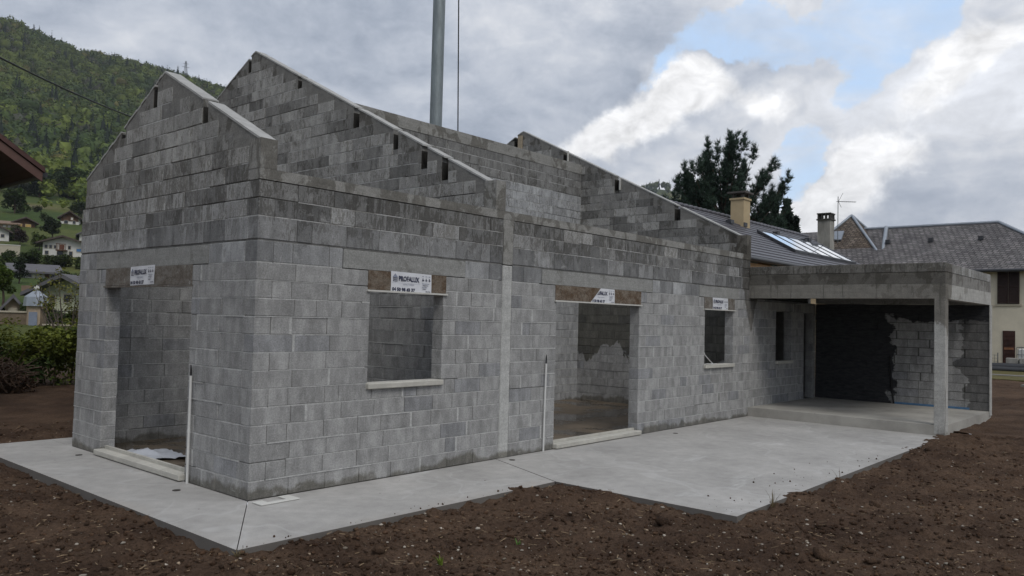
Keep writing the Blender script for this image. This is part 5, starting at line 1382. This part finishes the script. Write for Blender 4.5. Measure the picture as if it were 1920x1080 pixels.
gable_house('house', 'two storey white house with balcony, brown roof and blue awning', 116, 481, 70, 11, 25, 11, -14, M['w_white'], M['r_brown'],
            [(.08, .58, .06, .22, 'glassd'), (.19, .58, .06, .22, 'glassd'), (.30, .58, .06, .22, 'glassd'), (.46, .52, .10, .34, 'shut_red'), (.64, .55, .06, .24, 'glassd'), (.88, .40, .13, .20, 'awning'), (.1, .12, .08, .25, 'glassd'), (.42, .10, .14, .28, 'glassd'), (.68, .08, .08, .3, 'glassd')], True, None, (.80, 11), .8, (.36, .60, .46))
gable_house('house', 'small white house showing just behind the white balcony house', 158, 452, 24, 9, 12, 6, 0, M['w_white'], M['r_grey'], [(.3, .4, .2, .4, 'glassd')], True)
gable_house('house', 'low white house with a long grey roof', 66, 522, 66, 10, 11, 15, 4, M['w_white'], M['r_grey'], [(.56, .2, .07, .6, 'w_white'), (.78, .05, .10, .85, 'w_wood'), (.92, .2, .08, .55, 'glassd'), (.35, .2, .08, .5, 'glassd')], False, None, None, .8)
gable_house('house', 'pale green gabled house behind the iron fence', 128, 588, 88, 12, 44, 22, -24, M['w_green'], M['r_grey'],
            [(.50, .50, .13, .30, 'glassd'), (.86, .52, .13, .30, 'glassd'), (.2, .5, .10, .26, 'glassd')], True, None, (.30, 16), .9)
gable_house('shed', 'small pinkish outbuilding with a grey pointed roof', 26, 588, 24, 5, 14, 15, 0, M['w_tan'], M['r_grey'], [(.5, .25, .5, .4, 'stone_trim')], True, None, None, .4)
# low garden walls and terraces
def low_wall(name, label, px0, px1, yb, hpx, th, mat, cat='wall', cap=None):
    b0, mp = standing(px0, yb); b1 = gpt(px1, np.hypot(*(b0-CAM)[:2])*1.0); d = b1-b0; ln = math.hypot(d[0], d[1])
    t = thing(name, label, cat, (b0[0], b0[1], b0[2]), math.atan2(d[1], d[0])); m = MB(); m.box(0, ln, -th/2, th/2, -.8, hpx*mp); m.build('wall_body', mat, t)
    if cap: m = MB(); m.box(-.05, ln+.05, -th/2-.06, th/2+.06, hpx*mp+.002, hpx*mp+.09); m.build('capping', cap, t)
    return t
M['oldwall'] = simple('old brown stone wall', (.16, .125, .09), .95, 2.5, .35, bump=.03)
low_wall('terrace_wall', 'long low white terrace wall below the yellow lit chalet', -10, 34, 476, 16, 4.0, M['stone_trim'], cap=M['w_white'])
low_wall('garden_wall', 'brown stone retaining wall with pale capping behind the hedge', -30, 62, 607, 22, .5, M['oldwall'], cap=M['stone_trim'])
low_wall('garden_wall', 'brick red terrace edge between the grey roofed houses', 40, 100, 545, 10, .4, M['r_tan'])
# turret with a white ball
b, mp = standing(69, 606); b, mp = gpt(69, np.hypot(*(b-CAM)[:2])*.98), mp*.98
tu = thing('garden_turret', 'small turret with eight sided grey roof topped by a white ball', 'turret', tuple(b)); r_ = 15*mp; hw = 38*mp
def ring(r__, z_, n=8): return [(r__*math.cos(6.283*k_/n+.39), r__*math.sin(6.283*k_/n+.39), z_) for k_ in range(n)]
m = MB(); m.add(ring(r_, -1)+ring(r_, hw), [(k_, (k_+1) % 8, 8+(k_+1) % 8, 8+k_) for k_ in range(8)]); m.build('wall', M['w_tan'], tu)
m = MB(); lo, mi, hi = ring(r_*1.42, hw-.1), ring(r_*1.30, hw+14*mp), ring(r_*.30, hw+26*mp)
lo = ring(r_*1.42, hw-3*mp); m.add(lo+mi, [(k_, (k_+1) % 8, 8+(k_+1) % 8, 8+k_) for k_ in range(8)]); mi2 = ring(r_*1.30, hw+14*mp)
m.add(mi2+hi, [(k_, (k_+1) % 8, 8+(k_+1) % 8, 8+k_) for k_ in range(8)]+[tuple(range(15, 7, -1))]); m.add(lo, [tuple(range(8))]); m.build('roof', M['zinc'], tu)
m = MB(); m.sphere((0, 0, hw+31*mp), 4.6*mp, 14, 10); m.build('ball', M['w_white'], tu)
sdv = np.array([CR[0], CR[1], 0]); fdv = np.array([CF[0], CF[1], 0]); m = MB(); c_ = -fdv*r_*1.05
m.hexa([tuple(c_+sdv*a_*mp-fdv*e_+np.array([0, 0, z_])) for z_ in (-.3, 24*mp) for a_, e_ in ((-2, 0), (13, 0), (13, .06), (-2, .06))]); m.build('door', simple('blue grey door', (.22, .25, .32), .6, 4, .1), tu)
# iron fence with climbing ivy on a low wall
b0, mp = standing(84, 612); d0 = np.hypot(*(b0-CAM)[:2])*.93; b0 = gpt(84, d0); b1 = gpt(160, d0); dd = b1-b0; ln = math.hypot(dd[0], dd[1]); ang = math.atan2(dd[1], dd[0])
fe = thing('iron_fence', 'black iron railing overgrown with ivy on a low wall', 'fence', tuple(b0), ang); zb = 12*mp; zt = 42*mp
m = MB(); m.box(0, ln, -.2, .2, -1, zb); m.build('base_wall', M['oldwall'], fe); m = MB(); m.box(-.04, ln, -.25, .25, zb+.002, zb+.08); m.build('capping', M['stone_trim'], fe)
m = MB(); m.box(0, ln, -.02, .02, zb+.2, zb+.25); m.box(0, ln, -.02, .02, zt-.15, zt-.10); m.build('rails', M['black_rubber'], fe)
k_ = .08; bar = None
while k_ < ln:
    if bar is None: m = MB(); m.tube([(0, 0, zb+.08), (0, 0, zt)], .014, 5); bar = m.mesh('bar'); bar.materials.append(M['black_rubber'])
    o = bpy.data.objects.new('bar', bar); COL.objects.link(o); o.parent = fe; o.location = (k_, 0, 0); k_ += .14
n = 3600; C = np.stack([nr.uniform(0, ln, n), nr.normal(0, .12, n)-.05, zb+(zt-zb+.25)*nr.rand(n)**.8], -1); kk = vnoise(C[:, 0]*1.5, C[:, 2]*1.5, 2) > -.12; C = C[kk]; n = len(C)
V, F, TT = leaf_quads(C, nr.uniform(.05, .12, n), np.array((.055, .080, .022))*nr.uniform(.5, 1.5, (n, 1))); o = mesh_np('ivy', V, F, TT, [M['leaf']], fe)
m = MB(); m.box(-.14, .14, -.14, .14, -1, zt+.1); m.build('gate_pillar', M['oldwall'], fe)

# trees between the houses
def vt(px_, yb, hpx, wpx, col, label, n=1500, seed=0, nclump=11, name='garden_tree', ls=1.0, low=.2, squash=1.0):
    b, mp = standing(px_, yb); return broadleaf(name, label, b, hpx*mp, wpx*mp/2, col, n, .045*wpx*mp*ls, None, 'tree' if name != 'shrub' else 'shrub', seed, nclump, low, None, squash)
vt(93, 450, 46, 46, (.032, .046, .020), 'round dark green tree between the lit chalet and the white balcony house', 2200, 1)
vt(33, 462, 34, 34, (.050, .034, .030), 'dark purple leaved tree under the lit chalet', 1500, 2)
vt(70, 470, 34, 42, (.066, .090, .022), 'fresh green tree left of the white balcony house', 1700, 3)
vt(108, 500, 22, 60, (.050, .070, .020), 'low green shrubs at the foot of the white balcony house', 1500, 4, name='shrub', low=.05)
vt(56, 495, 26, 52, (.045, .070, .020), 'green bush mass above the long grey roof', 1700, 5, name='shrub', low=.05)
vt(35, 532, 52, 38, (.022, .034, .016), 'dark evergreen shrub in front of the low white house', 1900, 6, low=.05)
vt(6, 580, 98, 52, (.070, .105, .020), 'tall bright green tree at the left picture edge', 2600, 7, low=.1)
vt(20, 452, 12, 40, (.07, .088, .03), 'pale green hedge in front of the white terrace wall', 900, 8, name='shrub', low=.0)
vt(146, 420, 46, 22, (.022, .034, .018), 'dark tree beside the highest chalet', 1200, 9)
vt(62, 398, 11, 26, (.028, .040, .018), 'dark round bush alone on the meadow', 700, 10, name='shrub', low=.0)
vt(152, 505, 20, 40, (.05, .072, .022), 'shrubs between the white balcony house and the grey gable wall', 1200, 30, name='shrub', low=.0)
vt(12, 500, 30, 44, (.05, .078, .022), 'leafy bush below the white terrace wall', 1300, 31, name='shrub', low=.0)
vt(84, 540, 18, 30, (.045, .066, .020), 'low bush by the reddish terrace edge', 900, 32, name='shrub', low=.0)
vt(50, 590, 20, 34, (.05, .075, .02), 'bush in front of the pinkish outbuilding wall', 1000, 33, name='shrub', low=.0)
vt(108, 606, 20, 50, (.055, .085, .02), 'ivy bush at the foot of the iron fence', 1800, 34, name='shrub', low=.0)
vt(24, 438, 14, 30, (.055, .07, .03), 'small bushes at the foot of the yellow lit chalet', 800, 35, name='shrub', low=.0)
vt(76, 415, 16, 22, (.04, .058, .02), 'bush right of the yellow lit chalet', 700, 36, name='shrub', low=.0)
vt(120, 372, 62, 78, (.038, .062, .018), 'broad green tree clump above the highest chalet', 3000, 11, low=.05)
vt(65, 370, 58, 66, (.034, .056, .018), 'dense green tree clump left of the broad clump over the meadow', 2600, 12, low=.05)
vt(20, 400, 50, 60, (.040, .062, .018), 'green trees behind the tan roofed house', 2200, 13, low=.05)
vt(140, 400, 24, 40, (.045, .062, .022), 'hedge shrubs right of the highest chalet', 1200, 14, name='shrub', low=.0)
vt(100, 560, 26, 30, (.03, .045, .018), 'dark shrub between turret and green house', 900, 15, name='shrub', low=.0)
vt(128, 534, 24, 56, (.04, .058, .02), 'shrubs behind the green house roof', 1300, 16, name='shrub', low=.0)

# young tree with bare twigs and yellow green leaf tufts, right against the house
b = gpt(128, 29.0); t = thing('young_tree', 'thin bare branched young tree with a few yellow green leaves behind the fence', 'tree', tuple(b)); m = MB(); tips = []
save = nr; nr = np.random.RandomState(21); mp = 25.0/FPX
m.tube([(0, 0, -.2), (.02, 0, .6), (.0, .05, 1.1)], [.06, .05, .045], 6)
for k_ in range(16):
    s_ = nr.uniform(-52, 34)*mp*1.3; h_ = (1.1+nr.uniform(.7, 2.15)); e_ = sdv*s_+fdv*nr.uniform(-.6, .6)+np.array([0, 0, h_]); b_ = np.array([0, .03, nr.uniform(.7, 1.1)]); c_ = b_*.5+e_*.5+sdv*s_*.25+np.array([0, 0, -.1])
    pts = [(1-q)**2*b_+2*q*(1-q)*c_+q*q*e_ for q in np.linspace(0, 1, 7)]; m.tube(pts, [.030, .026, .021, .017, .013, .009, .004], 5, False)
    for q in range(3):
        f_ = nr.uniform(.35, .9); p_ = (1-f_)**2*b_+2*f_*(1-f_)*c_+f_*f_*e_; e2 = p_+rand_dir(1)[0]*.28+np.array([0, 0, .18]); m.tube([p_, (p_+e2)/2+np.array([0, 0, -.02]), e2], [.010, .007, .003], 4, False); tips.append(e2)
    tips.append(e_)
m.build('trunk', M['bark_grey'], t)
tips = np.array(tips); tips = tips[tips[:, 2] > 2.0]; n = len(tips)*16; C = np.repeat(tips, 16, 0)+nr.normal(0, .085, (n, 3)); V, F, TT = leaf_quads(C, nr.uniform(.025, .055, n), np.array((.17, .17, .030))*nr.uniform(.5, 1.3, (n, 1))); mesh_np('leaves', V, F, TT, [M['leaf']], t); nr = save

# hedge along the edge of the plot, with a heap of cut brush in front
hb = gpt(70, 25.5); he = thing('hedge', 'dense unclipped green hedge along the edge of the soil', 'hedge', tuple(hb)); cl = []
for k_ in range(52):
    s_ = -3.9+.153*k_+nr.uniform(-.1, .1); cl.append((*(sdv*s_+fdv*nr.uniform(-.1, 1.1)+np.array([0, 0, nr.uniform(.10, 1.38)])), nr.uniform(.42, .62), nr.uniform(.38, .55)))
n = 22000; P, idx = clump_points(cl, n, .55); P = P[P[:, 2] > -.1]; idx = idx[:len(P)]; n = len(P); hgt = np.clip((P[:, 2]-.2)/1.5, 0, 1)[:, None]; patch = np.clip(.5+1.6*vnoise(P[:, 0]*1.2, P[:, 2]*1.8+P[:, 1]*.5, 3), 0, 1)[:, None]
T = (np.array((.044, .078, .022))*(1-patch)+np.array((.14, .165, .026))*patch)*nr.uniform(.6, 1.35, (n, 1))
V, F, TT = leaf_quads(P, nr.uniform(.035, .085, n), T); mesh_np('leaves', V, F, TT, [M['leaf']], he)
n = 2600; P = sdv*nr.uniform(-3.4, 3.6, (n, 1))+fdv*nr.uniform(-.25, .5, (n, 1))+np.array([0, 0, 1.0])*(1.15+.75*nr.rand(n, 1)); P = P[vnoise(P[:, 0]*1.6, P[:, 2]*2.0, 5) > .02]; n = len(P)
V, F, TT = leaf_quads(P, nr.uniform(.03, .07, n), np.array((.15, .165, .028))*nr.uniform(.6, 1.3, (n, 1)), .8); mesh_np('fresh_shoots', V, F, TT, [M['leaf']], he)
m = MB()
for k_ in range(34):
    s_ = nr.uniform(-3.3, 3.5); a_ = sdv*s_+fdv*nr.uniform(0, .8); e_ = a_+sdv*nr.uniform(-.5, .5)+np.array([0, 0, nr.uniform(.7, 1.7)]); m.tube([a_+np.array([0, 0, -.2]), (a_+e_)/2+sdv*nr.uniform(-.1, .1), e_], [.022, .015, .006], 5, False)
m.build('stems', M['bark'], he, None, 'stuff')
hb2 = gpt(18, 23.6); bp = thing('brush_heap', 'brown heap of cut branches in front of the hedge', 'brush heap', tuple(hb2)); m = MB()
for k_ in range(330):
    s_ = nr.uniform(-1.6, .40); top_ = max(.15, 1.0*(1-abs(s_+.35)/1.7)); z_ = nr.rand()**.8*top_; c_ = sdv*s_+fdv*nr.uniform(-.35, .5)+np.array([0, 0, z_]); d_ = rand_dir(1)[0]*np.array([1, 1, .6])*nr.uniform(.2, .6); bn = rand_dir(1)[0]*.09
    m.tint = (1, 1, 1); m.tube([c_-d_, c_+bn, c_+d_], [.014, .011, .004], 4, False)
m.build('branches', simple('dead twigs', (.115, .080, .058), .9, 9, .35), bp, None, 'stuff')
n = 1900; s_ = nr.uniform(-1.6, .6, n); P = sdv*s_[:, None]+fdv*nr.uniform(-.3, .5, (n, 1))+np.array([0, 0, 1.0])*(nr.rand(n)*np.maximum(.12, .95*(1-np.abs(s_+.35)/1.75)))[:, None]
V, F, TT = leaf_quads(P, nr.uniform(.025, .06, n), np.array((.085, .050, .032))*nr.uniform(.4, 1.4, (n, 1))); mesh_np('dead_leaves', V, F, TT, [M['leaf']], bp)

# ================================================================== EAVE OF THE HOUSE AT THE UPPER LEFT
M['r_red'] = simple('weathered red brown roof', (.085, .045, .040), .8, 3.0, .3); M['soffit'] = simple('dark varnished boards', (.050, .026, .022), .6, 4.0, .3, stretch=(1, .3, 1)); M['barge'] = simple('faded barge board', (.125, .072, .060), .7, 4.0, .2)
eh = thing('eaves_house', 'house with a red brown roof and dark boarded eaves jutting in from the left', 'house', (1.0, 9.74, 0))
wl_, sl = 10.0, .66; ez_ = 4.715
rfz = lambda x_: ez_-x_*sl          # x_ is negative towards the ridge
m = MB(); m.prism([(-8.6, -.3), (-.95, -.3), (-.95, rfz(-.95)-.16), (-4.8, rfz(-4.8)-.16), (-8.6, rfz(-1.0)-.16)], lambda x_, z_: (x_, 1.0, z_), lambda x_, z_: (x_, 12, z_)); m.build('wall', M['w_tan'], eh)
m = MB(); m.prism([(0, ez_-.02), (-4.8, rfz(-4.8)-.02), (-9.6, ez_-.02), (-9.6, ez_+.09), (-4.8, rfz(-4.8)+.10), (0, ez_+.09)], lambda x_, z_: (x_, 0, z_), lambda x_, z_: (x_, 13, z_)); er = m.build('roof', M['r_red'], eh)
k_ = 0
while k_ < 24:      # soffit boards under the overhang, one by one
    x_ = -.02-.14*k_; m = MB(); m.hexa([(x_-.132, .03, rfz(x_-.132)-.05), (x_, .03, rfz(x_)-.05), (x_, 12.9, rfz(x_)-.05), (x_-.132, 12.9, rfz(x_-.132)-.05), (x_-.132, .03, rfz(x_-.132)-.024), (x_, .03, rfz(x_)-.024), (x_, 12.9, rfz(x_)-.024), (x_-.132, 12.9, rfz(x_-.132)-.024)])
    m.build('soffit_board', M['soffit'], er); k_ += 1
m = MB(); m.hexa([(-4.8, -.05, rfz(-4.8)-.16), (.02, -.05, ez_-.17), (.02, -.005, ez_-.17), (-4.8, -.005, rfz(-4.8)-.16), (-4.8, -.05, rfz(-4.8)+.02), (.02, -.05, ez_+.01), (.02, -.005, ez_+.01), (-4.8, -.005, rfz(-4.8)+.02)]); m.build('barge_board', M['barge'], er)
m = MB(); m.hexa([(-4.8, -.09, rfz(-4.8)+.022), (.05, -.09, ez_+.012), (.05, .1, ez_+.012), (-4.8, .1, rfz(-4.8)+.022), (-4.8, -.09, rfz(-4.8)+.12), (.05, -.09, ez_+.11), (.05, .1, ez_+.11), (-4.8, .1, rfz(-4.8)+.12)]); m.build('verge_tiles', M['r_red'], er)
m = MB(); m.tube([(.07, -.02, ez_-.02), (.07, 12.9, ez_-.04)], .06, 8); m.build('gutter', M['gutter'], er)
m = MB(); m.tube([(.02, 2.6, ez_-.06), (-.35, 2.2, ez_-.30), (-.90, 1.3, ez_-.12), (-.93, .95, ez_-.5), (-.93, .95, 0)], .05, 8); m.build('downpipe', M['w_white'], eh)
m = MB(); m.box(-2.3, -1.25, .94, 1.02, 4.9, 5.5); wn = m.build('window', M['stone_trim'], eh); m = MB(); m.box(-2.22, -1.33, .925, .938, 4.97, 5.43); m.build('pane', M['glassd'], wn)


# ================================================================== AIR
hm = bpy.data.materials.new('valley air'); hm.use_nodes = True; hn = hm.node_tree; hn.nodes.clear()
ho = hn.nodes.new('ShaderNodeOutputMaterial'); hv = hn.nodes.new('ShaderNodeVolumePrincipled'); hv.inputs['Density'].default_value = 1.4e-4; hv.inputs['Color'].default_value = (.80, .86, .95, 1); hn.links.new(hv.outputs[0], ho.inputs['Volume'])
m = MB(); m.box(-3950, 3950, -3950, 3950, -3.0, 430); tag(m.build('haze', hm), 'thin valley haze', None, None, 'stuff')
